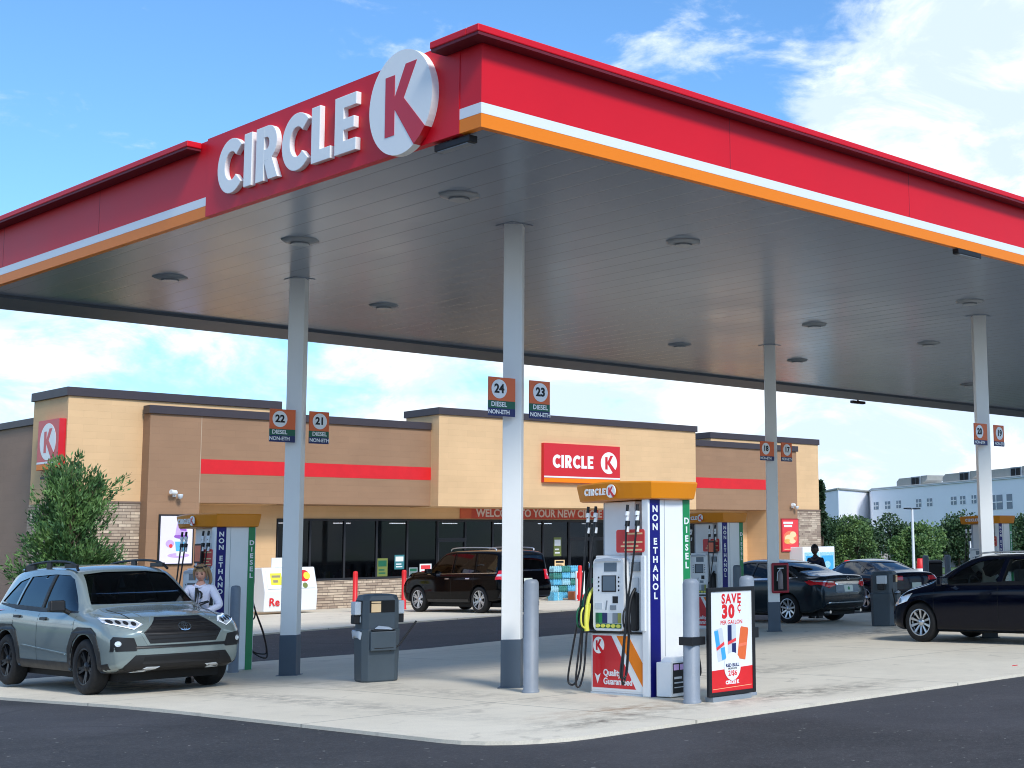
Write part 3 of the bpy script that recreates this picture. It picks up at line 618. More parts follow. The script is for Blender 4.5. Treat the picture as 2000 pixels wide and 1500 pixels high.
t = empty('wall_light', (6.2, 28.9, 4.2), 0, 'small black wall light right below the square emblem sign', 'wall light'); M().box((5.96, 28.6, 4.10), (6.26, 29.2, 4.17)).build('housing', 'black', t, True, bev=.01)
for x, z_, lb in ((9.3, 3.66, 'white security camera on the left brown pier of the store'), (37.98, 3.61, 'white security camera on the right brown pier of the store')):
    t = empty('security_camera', (x, YB, z_), 0, lb, 'camera', 'security cameras on the store piers')
    M().box((x-.05, YB-.05, z_-.07), (x+.05, YB, z_+.07)).cyl((x, YB-.05, z_), (x, YB-.2, z_+.05), .02).build('bracket', 'white', t, True)
    M().cyl((x-.2, YB-.2, z_+.08), (x-.02, YB-.16, z_+.06), .07).build('camera_head', 'white', t, True); M().lathe([(.001, -.1), (.06, -.07), (.08, 0), (.08, .05), (.001, .05)], 14, mx=Matrix.Translation((x+.1, YB-.2, z_-.04))).build('dome', 'lgrey', t, True)
# ice box
ib = empty('ice_merchandiser', (12.5, 26.95, 0), 0, 'white ice merchandiser with sloping doors and red lettering by the shop windows', 'ice box')
prof = [(26.5, .08), (27.35, .08), (27.35, 1.42), (26.68, 1.42), (26.45, .70)]
mm = M(); x0, x1 = 11.62, 13.42
mm.prism([(-y, z) for y, z in prof][::1], frame((x0, 0, 0), (0, -1, 0)), -(x1-x0), 0)
mm.build('cabinet', 'white', ib, True, bev=.03)
for dx in (x0+.1, x0+.95):
    dF = frame((dx, 26.47, .76), (1, 0, 0), Vector((0, .205, .64)).normalized()); d_ = M().prism([(0, 0), (.76, 0), (.76, .62), (0, .62)], dF, .0, .03).build('door', 'white', ib, True, bev=.015)
    if dx < 12: M().prism([(.12, .12), (.5, .12), (.5, .5), (.12, .5)], dF, .031, .034).build('sticker', 'yel', d_, True); M().prism([(.17, .36), (.45, .36), (.45, .43), (.17, .43)], dF, .034, .036).prism([(.2, .2), (.36, .2), (.36, .28), (.2, .28)], dF, .034, .036).build('print', 'khaki', d_, True)
    else: M().prism(circ(.42, .4, .2, 20, ry=.19), dF, .031, .034).build('sticker', 'bred', d_, True); M().prism(circ(.52, .4, .12, 12), dF, .034, .036).build('sticker', 'yel', d_, True); M().prism(circ(.42, .09, .09, 12), dF, .031, .034).build('sticker', 'lime', d_, True)
text('Re', FY(x0+.14, 26.452, .36), .34, .003, 'bred', 'lettering', ib, align='LEFT', bold=.006)
t = empty('folded_price_card', (12.35, 27, 1.42), 0, 'white upright card standing on the ice merchandiser', 'card'); M().box((12.1, 26.95, 1.425), (12.6, 26.97, 1.72)).build('card', 'poster_w', t, True)
# bottled water stacks
K['wblue'] = mat('water_shrinkwrap_blue', (96, 178, 212), .25, var=.3, vscale=16, coat=.5); K['wgreen'] = mat('water_shrinkwrap_green', (60, 130, 120), .25, var=.35, vscale=18, coat=.5); K['worange'] = mat('crate_orange', (226, 118, 60), .5, var=.2); K['wpale'] = mat('water_shrinkwrap_pale', (150, 200, 214), .25, var=.3, vscale=20, coat=.5)
i = 0; spots = []
for r_, (n, z0) in enumerate(((4, .06), (4, .30), (3, .54), (3, .78), (3, 1.02))):
    for k_ in range(n): spots.append((23.25+.42*k_+(.0 if n == 4 else .15), 26.9, z0, ('wgreen', 'wblue', 'wpale')[(r_*2+k_) % 3], r_, k_))
pos_w = ['first', 'second', 'third', 'fourth']
for x, y, z0, m_, r_, k_ in spots:
    t = empty('water_pack', (x+.2, y+.15, z0), 0, '%s water pack, %s from left in the %s of the shop stack' % ({'wgreen': 'green', 'wblue': 'blue', 'wpale': 'pale'}[m_], pos_w[k_], ('bottom row', 'second row up', 'middle row', 'fourth row up', 'top row')[r_]), 'bottle pack', 'packs of bottled water stacked by the shop')
    b = M()
    for a in range(4):
        for c_ in range(3): b.cyl((x+.05+.1*a, y+.05+.1*c_, z0), (x+.05+.1*a, y+.05+.1*c_, z0+.17), .047, None, 8).cyl((x+.05+.1*a, y+.05+.1*c_, z0+.17), (x+.05+.1*a, y+.05+.1*c_, z0+.225), .045, .016, 8)
    b.build('bottles', m_, t, True); M().box((x+.005, y+.005, z0+.03), (x+.395, y+.295, z0+.13)).build('wrap', m_, t, True, bev=.02)
for x, m_, lb in ((23.0, 'wblue', 'blue carton on the ground left of the water packs'), (23.95, 'worange', 'orange carton on the ground right in front of the water packs')):
    t = empty('carton', (x+.2, 26.5, 0), 0, lb, 'carton'); M().box((x, 26.42, .0), (x+.42, 26.75, .30)).build('carton_body', m_, t, True, bev=.01); M().box((x+.18, 26.417, .0), (x+.24, 26.753, .303)).build('tape', 'wpale', t, True)
# red bollards at the shop
def bollard(x, y, r, h, m_, lb, group, z=0, name='bollard'):
    t = empty(name, (x, y, z), 0, lb, 'bollard', group)
    M().lathe([(r+.012, 0), (r+.012, .03), (r, .035), (r, h-.06), (r*.93, h-.03), (r*.72, h-.008), (.001, h)], 24).build('sleeve', m_, t)
    return t
bollard(14.15, 25.5, .075, 1.26, 'bred', 'left red bollard in front of the stone window base', 'red bollards along the shop front')
bollard(15.95, 25.5, .075, 1.26, 'bred', 'red bollard just left of the parked black sport utility', 'red bollards along the shop front')
bollard(23.35, 25.4, .075, 1.26, 'bred', 'red bollard beside the water packs, behind the nearest pump', 'red bollards along the shop front')
t = empty('price_sign', (24.0, 25.8, 0), 0, 'white and red upright price sign beside the water packs', 'sign'); M().box((23.5, 25.78, .0), (23.92, 25.82, 1.05)).build('board', 'poster_w', t, True); M().box((23.54, 25.775, .78), (23.88, 25.779, 1.0)).build('print', 'bred', t, True); M().box((23.54, 25.775, .05), (23.88, 25.779, .2)).build('print', 'bred', t, True); M().box((23.58, 25.775, .45), (23.84, 25.779, .56)).build('print', 'mgrey', t, True)
# propane / freezer cabinet at the right end
fz = empty('ice_freezer', (38.8, 27.4, 0), 0, 'white and blue ice freezer in front of the right stone end of the store', 'freezer')
M().box((37.75, 27.0, .1), (39.98, 27.9, 1.80)).build('cabinet', 'white', fz, True, bev=.03)
for k_ in range(2): d = M().box((37.85+1.06*k_, 26.97, .2), (38.85+1.06*k_, 27.0, 1.55)).build('door', 'wpale', fz, True, bev=.01); M().prism([(.08, .3), (.92, .3), (.92, 1.2), (.08, 1.2)], FY(37.85+1.06*k_, 26.97, .2), .0, .004).build('panel', 'skyblue', d, True); M().prism(circ(.5, .8, .22, 16, ry=.16), FY(37.85+1.06*k_, 26.965, .2), .0, .003).build('print', 'wpale', d, True)
# ================================================================== fuel dispensers
def smooth(pts, n=8):
    P = [Vector(p) for p in pts]; P = [P[0]*2-P[1]]+P+[P[-1]*2-P[-2]]; o = []
    for i in range(1, len(P)-2):
        a, b, c, d = P[i-1:i+3]
        for k in range(n):
            t = k/n; o.append(.5*((2*b)+(c-a)*t+(2*a-5*b+4*c-d)*t*t+(-a+3*b-3*c+d)*t**3))
    return o+[P[-2]]
K['dwhite'] = mat('pump_white', (234, 236, 236), .35, var=.03, vscale=2, coat=.1); K['dgrey'] = mat('pump_grey', (176, 184, 194), .4, var=.04)
K['notice'] = mat('notice_red', (212, 60, 58), .45); K['olive'] = mat('olive_label', (150, 152, 70), .5); K['yb'] = mat('yellow_button', (222, 220, 90), .4)
def rrect(x0, y0, x1, y1, r, n=5):
    o = []
    for cx, cy, a in ((x1-r, y1-r, 0), (x0+r, y1-r, 90), (x0+r, y0+r, 180), (x1-r, y0+r, 270)):
        for i in range(n+1): t = R(a+90*i/n); o.append((cx+r*math.cos(t), cy+r*math.sin(t)))
    return o
def dispenser():
    t = empty('fuel_dispenser', (0, 0, 0), 0, 'x', 'fuel pump', 'fuel pumps under the canopy')
    cab = M().box((-.32, -.42, .02), (.32, .50, .715)).box((-.30, -.42, .715), (.30, .44, 1.63)).box((-.21, -.16, 1.63), (.21, .38, 2.27)).box((-.35, -.535, 0), (.35, -.42, 2.28)).build('cabinet', 'dwhite', t, bev=.012)
    M().box((-.12, .44, .715), (.12, .50, 2.27)).build('mast', 'dgrey', t, bev=.01)
    M().box((-.325, -.535, 0), (.325, .505, .02)).build('plinth', 'lgrey', t)
    # stripes on both ends of the pylon
    for x0, x1, m_, wd, top, lb in ((-.325, -.165, 'blue', 'NON ETHANOL', 2.16, None), (.22, .335, 'green', 'DIESEL', 2.02, None)):
        b = M().box((x0, -.541, .0), (x1, -.535, 2.279)).build('fuel_band', m_, t)
        z = top
        for ch in wd:
            if ch != ' ': text(ch, FY((x0+x1)/2, -.541, z), .105, .003, 'white', 'lettering', b, bold=.0035, sx=1.1)
            z -= .105 if ch != ' ' else .065
    M().box((-.09, -.5385, .45), (-.086, -.535, 2.27)).build('panel_joint', 'mgrey', t)
    for s in (-1, 1):
        F = FX(-.32, .51, 0) if s < 0 else frame((.32, -.51, 0), (0, 1, 0))
        U = (lambda u: u) if s < 0 else (lambda u: u)
        f = 1
        def pr(poly, d0, d1, m_, nm, par=t, bev=0.):
            if s > 0: poly = [(1.02-a, b) for a, b in poly][::-1]
            return M().prism(poly, F, d0, d1).build(nm, m_, par, bev=bev)
        # lower door
        lo = pr([(.03, .05), (.97, .05), (.97, .70), (.03, .70)], 0, .008, 'dwhite', 'lower_door', bev=.004)
        pr([(.05, .075), (.80, .075), (.38, .685), (.05, .685)], .008, .011, 'redface', 'red_panel', lo)
        pr([(.47, .685), (.68, .685), (.93, .36), (.93, .09)], .008, .011, 'orange', 'orange_panel', lo)
        kx, kz = (.16, .57) if s < 0 else (.86, .57)
        kf = F @ Matrix.Translation((kx, kz, .011)); klogo(kf, .098, lo, .003, False, names=('emblem', 'letter'), kd=.002)
        tx = F @ Matrix.Translation((.24 if s < 0 else .45, .20, .011))
        text('Quality\nGuaranteed', tx, .105, .002, 'white', 'lettering', lo, False, 'LEFT', .003)
        M().prism([(0, .05), (.05, .02), (.1, .05), (.05, -.07)], F @ Matrix.Translation((.09 if s < 0 else .32, .19, .011)), 0, .002).build('tick_mark', 'white', lo)
        M().box((-.345*f if s < 0 else .30, -.42, .712), (-.30 if s < 0 else .345, .50, .735)).build('shelf', 'black', t)
        # console
        cs = pr(rrect(.13, .745, .67, 1.60, .07), -.02, .075, 'dwhite', 'console', bev=.012)
        pr([(.18, 1.56), (.62, 1.56), (.60, 1.585), (.40, 1.605), (.20, 1.585)], .075, .10, 'dgrey', 'hood', cs)
        pr([(.33, 1.44), (.55, 1.44), (.55, 1.545), (.33, 1.545)], .075, .079, 'lcd', 'price_display', cs)
        sc_ = pr([(.29, 1.20), (.54, 1.20), (.54, 1.395), (.29, 1.395)], .075, .081, 'black', 'screen_bezel', cs)
        pr([(.315, 1.215), (.53, 1.215), (.53, 1.385), (.315, 1.385)], .081, .084, 'lcd', 'screen', sc_)
        kb = M()
        for i in range(4):
            for u_ in (.235, .585):
                u2 = u_ if s < 0 else 1.02-u_; kb.prism(circ(u2, 1.22+.05*i, .012, 8), F, .075, .08)
        kb.build('side_keys', 'ink', cs)
        pr([(.48, 1.07), (.57, 1.07), (.57, 1.15), (.48, 1.15)], .075, .08, 'ink', 'card_slot', cs)
        pr([(.44, .99), (.54, .99), (.54, 1.045), (.44, 1.045)], .075, .085, 'mgrey', 'card_slot', cs)
        pr([(.17, 1.0), (.30, 1.0), (.30, 1.07), (.17, 1.07)], .075, .079, 'lgrey', 'keypad', cs)
        pr([(.35, .99), (.37, .99), (.39, 1.10), (.37, 1.10)], .075, .079, 'mgrey', 'label', cs)
        g0_ = [('dgreen', .18), ('green', .235), ('navy', .30), ('lgrey', .39), ('mgrey', .48), ('olive', .57)]
        for (m_, a), (_, b_) in zip(g0_, g0_[1:]+[('', .63)]): pr([(a, .835), (b_-.004, .835), (b_-.004, .955), (a, .955)], .075, .080, m_, 'grade_label', cs)
        pr([(.18, .775), (.63, .775), (.63, .83), (.18, .83)], .075, .078, 'dgreen', 'button_strip', cs)
        yb = M()
        for i in range(5): u_ = .225+.09*i; yb.prism(circ(u_ if s < 0 else 1.02-u_, .803, .036, 10, ry=.022), F, .078, .088)
        yb.build('grade_button', 'yb', cs)
        pr([(.02, 1.3), (.10, 1.3), (.10, 1.36), (.02, 1.36)], -.015, .004, 'dgreen', 'sticker')
        pr(circ(.075, 1.50, .03, 14), -.015, .004, 'green', 'sticker')
        pr([(.72, 1.44), (.86, 1.44), (.86, 1.55), (.72, 1.55)], -.015, .006, 'mgrey', 'receipt_slot'); pr([(.73, 1.15), (.83, 1.15), (.83, 1.36), (.73, 1.36)], -.015, .0, 'lgrey', 'label')
        pr([(.93, .75), (1.0, .75), (1.0, 1.62), (.93, 1.62)], .0, .05, 'white', 'side_rail', bev=.008)
        nt_ = pr(rrect(.50, 1.66, .985, 1.93, .03), .02, .035, 'notice', 'notice')
        ww = M(); w0 = M()
        for a, b_, c_ in ((.70, .95, 1.88), (.62, .95, 1.78), (.58, .88, 1.735), (.64, .94, 1.69)):
            if s > 0: a, b_ = 1.02-b_, 1.02-a
            ww.prism([(a, c_-.010), (b_, c_-.010), (b_, c_+.010), (a, c_+.010)], F, .035, .037)
        ww.build('print_line', 'cream', nt_)
        # nozzle boots, nozzles, hoses
        def nozzle(u, z, body, par):
            q = M(); 
            if s > 0: u = 1.02-u
            c0 = F @ Vector((u, z+.02, .10)); c1 = F @ Vector((u, z+.30, .055)); c2 = F @ Vector((u, z+.40, -.0)); ax = (F.to_3x3() @ Vector((0, 0, 1)))
            q.tube(smooth([F @ Vector((u, z-.10, .105)), F @ Vector((u, z+.04, .12)), F @ Vector((u, z+.20, .10)), F @ Vector((u, z+.32, .06)), F @ Vector((u, z+.40, .0))], 5), .032, 10, 0, .018)
            q.tube(smooth([F @ Vector((u, z-.08, .12)), F @ Vector((u, z-.02, .19)), F @ Vector((u, z+.13, .19)), F @ Vector((u, z+.2, .125))], 4), .012, 6)
            return q.build('nozzle', body, par)
        for u, m_ in ((-.02, 'dgreen'), (.055, 'yb'), (.79, 'black')):
            bt_ = pr(rrect(u-.045, .75, u+.045, 1.2, .03), -.02, .035 if u > .5 else .02, 'black', 'nozzle_boot')
            nozzle(u, .84, m_, bt_)
        if s < 0: pr([(-.06, .80), (.05, .76), (.10, 1.06), (.0, 1.08)], .08, .10, 'yb', 'nozzle_guard')
        def hose(u0, u1, sag, du):
            uu_ = (lambda a: a) if s < 0 else (lambda a: 1.02-a)
            q_ = 1 if s < 0 else 1.75
            P = [F @ Vector((uu_(u0), 2.22, .06)), F @ Vector((uu_(u0), 1.9, .09)), F @ Vector((uu_(u0+(u1-u0)*.4), 1.45, .12)), F @ Vector((uu_(u1+.01), 1.05, .15)), F @ Vector((uu_(u1+du), .55, .20*q_)), F @ Vector((uu_(u1+du*1.6), sag+.05, .24*q_)), F @ Vector((uu_(u1+du*.6), sag, .20*q_)), F @ Vector((uu_(u1), .30, .15)), F @ Vector((uu_(u1), .60, .12)), F @ Vector((uu_(u1), .76, .105))]
            h = M().tube(smooth(P, 7), .0125, 7).build('hose', 'rubberhose', t)
            fit = M(); jt = M()
            for z0, z1, r_, wht in ((2.22, 2.14, .018, 0), (2.14, 2.09, .028, 1), (2.09, 2.03, .022, 1), (2.03, 1.97, .030, 0), (1.97, 1.90, .024, 1)):
                (fit if wht else jt).cyl(F @ Vector((uu_(u0), z0, .062)), F @ Vector((uu_(u0), z1, .072)), r_, None, 10)
            fit.build('swivel', 'white', h); jt.build('breakaway', 'black', h)
        hose(.035, -.02, .12, -.07); hose(.17, .055, .10, -.03); hose(.73, .79, .16, .015); hose(.90, .80, .22, -.01)
    # crown
    ring = []
    def outl(gx, gy, k=1.):
        o = []
        A, B = .37+gx, .66+gy
        for side in range(4):
            for i in range(10):
                q = -1+2*i/10
                if side == 0: o.append((-A-.10*(1-q*q)*k, -B*q*1.0))            # -X face, from +Y to -Y
                elif side == 1: o.append((A*q, -B-.03*(1-q*q)*k))
                elif side == 2: o.append((A+.10*(1-q*q)*k, B*q))
                else: o.append((-A*q, B+.03*(1-q*q)*k))
        return o
    lv = [(2.272, -.03, -.06), (2.285, -.015, -.03), (2.47, .015, .0), (2.485, .005, -.01)]
    vs = []; n = 40
    for z, gx, gy in lv: vs += [(x, y+.03-(.045 if False else 0), z+.018*(1-abs(y)/.7)) for x, y in outl(gx, gy)]
    cm = M(); cm.add(vs, [(k*n+i, k*n+(i+1) % n, (k+1)*n+(i+1) % n, (k+1)*n+i) for k in range(3) for i in range(n)], 0)
    cm.add(vs[:n], [tuple(range(n))[::-1]]); cm.add(vs[-n:], [tuple(range(n))])
    cr = cm.build('crown', 'topper', t, bev=.004)
    for s in (-1, 1):
        F = FX(-.485, .42, 2.345) if s < 0 else frame((.485, -.36, 2.345), (0, 1, 0))
        x = word_local('CIRCLE', F, .08, .012, 'white', cr)
        klogo(F @ Matrix.Translation((x+.085, .042, 0)), .078, cr, .014, False, names=('emblem', 'letter'), kd=.003)
    return t
def word_local(body, F, h, depth, m, parent):
    x = 0; mm = M()
    for ch in body:
        ps, adv = glyph(ch)
        for p in ps: mm.prism([(a*h+x, b*h) for a, b in p], F, 0, depth)
        x += (adv+.12)*h
    mm.build('lettering', m, parent); return x
dp = dispenser()
DL = [(.33, -1.99, 0, 'nearest white fuel pump with orange crown, in front between the grey bollards'), (.09, 7.66, -.09, 'white fuel pump with orange crown behind the green sport utility'),
      (11.36, 7.25, 0, 'pump with orange crown seen past the right side of the nearest pump'), (22.3, 7.25, 0, 'farthest fuel pump, behind the column with plates 20 and 19')]
pumps = []
for i, (x, y, z, lb) in enumerate(DL):
    o = dp if i == 0 else copy_tree(dp)
    place(o, x, y, z); o['label'] = lb; pumps.append(o)
# small things on pumps
def small_ad(x, y, z, s, lb, w_=.02):
    t = empty('advert_screen', (x, y, z), 0, lb, 'advert', 'small framed adverts on the pumps')
    a = M().box((x-.02, y-s/2, z), (x+.02, y+s/2, z+s*1.3)).build('frame', 'black', t, True, bev=.005)
    M().prism([(.03, .03), (s-.03, .03), (s-.03, s*1.3-.03), (.03, s*1.3-.03)], FX(x-.02, y+s/2, z), .0, .003).build('sheet', 'salmon', a, True)
small_ad(-.30, 7.55, 1.62, .24, 'small framed orange advert on the pump behind the green sport utility')
small_ad(10.9, 6.9, 1.62, .2, 'small framed advert on the pump right behind the nearest pump')
# fluid jug box in front of the nearest pump
t = empty('antifreeze_box', (.26, -2.68, 0), R(4), 'white box with blue prints and a dark label at the foot of the nearest pump', 'box')
b = M().box((-.22, -.12, .01), (.24, .11, .40)).box((-.18, -.09, .40), (.20, .09, .45), top=(.8, .6)).build('carton_body', 'dwhite', t, bev=.01)
M().box((-.19, -.124, .05), (.05, -.12, .39)).build('label', 'ink', b); M().box((-.18, -.127, .31), (-.09, -.124, .375)).box((-.07, -.127, .31), (.03, -.124, .375)).build('print', 'lilac', b)
M().box((-.17, -.127, .21), (-.04, -.124, .235)).box((-.17, -.127, .16), (-.02, -.124, .175)).box((-.17, -.127, .11), (.0, -.124, .12)).build('print_line', 'lgrey', b)
M().prism([(.08, .05), (.22, .12), (.21, .30), (.12, .33), (.10, .2)], FY(0, -.12, 0), 0, .004).build('print', 'navy', b)
# ------------------------------------------------------------------ bollards
bollard(-.19, -3.38, .092, 1.36, 'boll', 'front grey bollard left of the promotion board', 'grey bollards guarding the pumps')
bollard(.80, -3.32, .088, 1.37, 'boll', 'grey bollard behind the right edge of the promotion board', 'grey bollards guarding the pumps')
bollard(-.33, -.78, .092, 1.36, 'boll', 'grey bollard right beside the column with plates 24 and 23', 'grey bollards guarding the pumps')
bollard(-.06, 6.80, .075, 1.355, 'boll', 'grey bollard against the pump behind the green sport utility', 'grey bollards guarding the pumps', -.09)
bollard(10.72, 6.0, .088, 1.37, 'boll2', 'left one of the two dark grey bollards beside the grey sedan', 'grey bollards guarding the pumps')
bollard(11.85, 5.95, .088, 1.37, 'boll2', 'dark grey bollard touching the left side of the column with plates 18 and 17', 'grey bollards guarding the pumps')
bollard(26.8, 12.6, .10, 1.42, 'boll2', 'left one of the two far square-looking bollards beside the dark coupe', 'grey bollards guarding the pumps')
bollard(27.6, 12.3, .10, 1.42, 'boll2', 'right one of the two far bollards, next to the farthest pump', 'grey bollards guarding the pumps')
t = empty('waste_bin', (27.9, 13.1, 0), R(35), 'plain black bin between the two far bollards', 'bin'); M().box((-.35, -.3, .03), (.35, .3, 1.15), top=(1.05, 1.05)).build('bin_body', 'black', t, bev=.03); M().box((-.40, -.35, 1.155), (.40, .35, 1.25), top=(.8, .8)).build('lid', 'black', t, bev=.03)
# ------------------------------------------------------------------ service bins
def service_bin():
    t = empty('service_bin', (0, 0, 0), 0, 'x', 'bin', 'grey service bins with window squeegees')
    def octo(a, c): return [(-a, -a+c), (-a+c, -a), (a-c, -a), (a, -a+c), (a, a-c), (a-c, a), (-a+c, a), (-a, a-c)]
    lv = [(0, .235, .07), (.02, .25, .075), (.70, .265, .075), (.705, .25, .075), (.90, .25, .07), (1.10, .245, .07), (1.16, .225, .08), (1.175, .15, .06)]
    vs = [(x, y, z) for z, a, c in lv for x, y in octo(a, c)]; n = 8
    m_ = M().add(vs, [(k*n+i, k*n+(i+1) % n, (k+1)*n+(i+1) % n, (k+1)*n+i) for k in range(len(lv)-1) for i in range(n)]).add(vs[:8], [tuple(range(8))[::-1]]).add(vs[-8:], [tuple(range(8))])
    m_.build('body', 'bin', t, bev=.008)
    M().box((-.17, -.256, .93), (.17, -.246, 1.09)).build('waste_opening', 'void', t); M().box((-.256, -.16, .93), (-.246, .16, 1.09)).build('waste_opening', 'void', t)
    M().box((-.15, -.262, .935), (-.02, -.256, 1.05)).box((-.15, -.262, 1.06), (-.02, -.256, 1.08)).build('notice_card', 'cream', t)
    M().box((-.17, -.33, .42), (.18, -.25, .68), top=(1, 1)).build('squeegee_tank', 'bin', t, bev=.012)
    M().box((-.15, -.335, .69), (.16, -.245, .705)).build('tank_rim', 'black', t)
    M().box((-.12, -.332, .45), (.14, -.33, .46)).build('tank_slot', 'void', t)
    bg = M(); k = 12
    vs = [((.26+.03*math.sin(3*a))*math.cos(a)*0-.27-.05*math.cos(a), .22*math.sin(a), .68+.012*math.sin(5*a)) for a in [2*PI*i/k for i in range(k)]]+[(-.275-.03*math.cos(a), .19*math.sin(a), .60+.03*math.cos(2*a)) for a in [2*PI*i/k for i in range(k)]]
    bg.add(vs, [(i, (i+1) % k, k+(i+1) % k, k+i) for i in range(k)], 0, True).add(vs[:k], [tuple(range(k))], 0, True).add(vs[k:], [tuple(range(k))[::-1]])
    bg.build('bag_rim', 'bag', t)
    bg = M().add([(-.12, -.34, .715), (.12, -.34, .70), (.14, -.26, .71), (-.10, -.26, .72), (-.06, -.30, .755), (.08, -.30, .735)], [(0, 1, 5, 4), (1, 2, 5), (2, 3, 4, 5), (3, 0, 4)], 0, True); bg.build('towel_sheet', 'bag', t)
    sq = M().tube([(.10, -.30, .42), (.22, -.30, .48), (.46, -.30, .80)], .014, 8).build('squeegee', 'black', t)
    for s in (-1, 1):
        h = M().box((.25*s, -.14, .90), (.34*s, .08, 1.08)).build('towel_dispenser', 'lgrey', t, bev=.015); M().box((.345*s, -.10, .78), (.26*s, .06, .90)).build('towel_holder', 'black', h, bev=.01)
    M().box((-.262, .0, .78), (-.256, .09, .90)).box((-.262, -.12, .80), (-.256, -.05, .88)).build('label', 'lgrey', t)
    return t
sb1 = service_bin(); place(sb1, -.25, 2.62, hgt(-.25, 2.62), R(-18)); sb1['label'] = 'grey service bin with squeegee standing between the columns with plates 22 and 24'
sb2 = copy_tree(sb1); place(sb2, 13.62, 4.35, 0, R(22)); sb2.matrix_basis = sb2.matrix_basis @ Matrix.Diagonal((-1, 1, 1, 1)); sb2['label'] = 'grey service bin with squeegee partly behind the black hatchback'
t = empty('plastic_crate', (13.05, 6.4, 0), 0, 'x', 'x')
bpy.data.objects.remove(t)
# ------------------------------------------------------------------ promotion board
pb = empty('promotion_board', (.30, -3.52, .05), 0, 'black framed promotion board reading SAVE 30 cents per gallon', 'sign')
x0, x1, z0, z1 = -.08, .69, .055, 1.25
f = M(); e = .045
f.box((x0, -3.545, z0), (x0+e, -3.50, z1)).box((x1-e, -3.545, z0), (x1, -3.50, z1)).box((x0+e, -3.545, z0), (x1-e, -3.50, z0+e)).box((x0+e, -3.545, z1-e), (x1-e, -3.50, z1)).build('frame', 'black', pb, True, bev=.006)
W_, H_ = x1-x0-2*e, z1-z0-2*e
F = FY(x0+e, -3.53, z0+e)
sh = M().prism([(0, 0), (W_, 0), (W_, H_), (0, H_)], F, -.02, 0).build('sheet', 'poster_w', pb, True)
M().prism([(0, 0), (W_, 0), (W_, .235*H_), (0, .215*H_)], F, 0, .002).build('red_base', 'bred', sh, True)
text('SAVE', F @ Matrix.Translation((W_*.5, H_*.92, 0)), .145, .002, 'bred', 'lettering', sh, bold=.0055, sx=.86, space=1.22)
text('30', F @ Matrix.Translation((W_*.42, H_*.79, 0)), .20, .002, 'bred', 'lettering', sh, bold=.011, sx=.95, space=1.16)
CF = F @ Matrix.Translation((W_*.70, H_*.825, 0)); M().prism(arc_band(0, 0, .034, .038, .015, 45, 315), CF, 0, .002).build('lettering', 'bred', sh, True); M().prism([(-.005, .036), (.007, .036), (.007, .058), (-.005, .058)], CF, 0, .002).build('lettering', 'bred', sh, True); M().prism([(-.009, -.058), (.003, -.058), (.003, -.036), (-.009, -.036)], CF, 0, .002).build('lettering', 'bred', sh, True)
text('PER GALLON', F @ Matrix.Translation((W_*.5, H_*.685, 0)), .062, .002, 'bred', 'lettering', sh, bold=.001)
def can_(cx, cy, a, c1, c2, c3, d):
    T = F @ Matrix.Translation((cx, cy, 0)) @ Matrix.Rotation(R(a), 4, 'Z'); w2 = .068
    q = M().prism([(-w2, -.17), (w2, -.17), (w2, .17), (w2*.8, .19), (-w2*.8, .19), (-w2, .17)], T, 0, .002+d, 0); c = q.build('can_print', c3, sh, True)
    M().prism([(-w2, -.03), (-w2*.05, -.03), (-w2*.05, .175), (-w2, .175)], T, .002+d, .003+d).prism([(0, -.165), (w2, -.165), (w2, -.03), (0, -.03)], T, .002+d, .003+d).build('can_colour', c1, c, True)
    M().prism([(-w2, -.045), (w2, -.005), (w2, .03), (-w2, -.01)], T, .0031+d, .004+d).build('can_stripe', c2, c, True)
can_(W_*.22, H_*.46, 10, 'skyblue', 'pinkred', 'lgrey', 0); can_(W_*.50, H_*.50, 0, 'navy', 'pinkred', 'lgrey', .001); can_(W_*.77, H_*.46, -10, 'plor', 'salmon', 'plor', 0)
ci = M().prism(circ(W_*.5, H_*.245, .135, 36, ry=.155), F, .006, .008).build('price_disc', 'white', sh, True)
T = F @ Matrix.Translation((W_*.5, H_*.30, .008)); M().prism([(-.05, 0), (.05, 0), (.05, .008), (-.05, .008)], T, 0, .001).build('print_line', 'bred', ci); text('RED BULL', F @ Matrix.Translation((W_*.5, H_*.255, .008)), .05, .001, 'navy', 'lettering', ci, bold=.002)
text('PRODUCTS', F @ Matrix.Translation((W_*.5, H_*.222, .008)), .028, .001, 'ink', 'lettering', ci, bold=.001); text('2/$6', F @ Matrix.Translation((W_*.5, H_*.175, .008)), .08, .001, 'bred', 'lettering', ci, bold=.002)
text('CIRCLE K', F @ Matrix.Translation((W_*.5, H_*.085, .002)), .052, .001, 'white', 'lettering', sh, bold=.003)
M().prism([(.02, .032), (W_-.02, .045), (W_-.02, .049), (.02, .036)], F, .002, .003).build('print_line', 'cream', sh, True)
M().box((-.29, -3.485, .63), (-.07, -3.28, .72)).build('clamp', 'black', pb, True, bev=.006)
M().box((x1-.03, -3.50, .66), (.80, -3.42, .78)).build('clamp', 'black', pb, True, bev=.006)
M().box((x0+.04, -3.56, .0), (x1-.1, -3.44, .05)).build('foot', 'mgrey', pb, True)
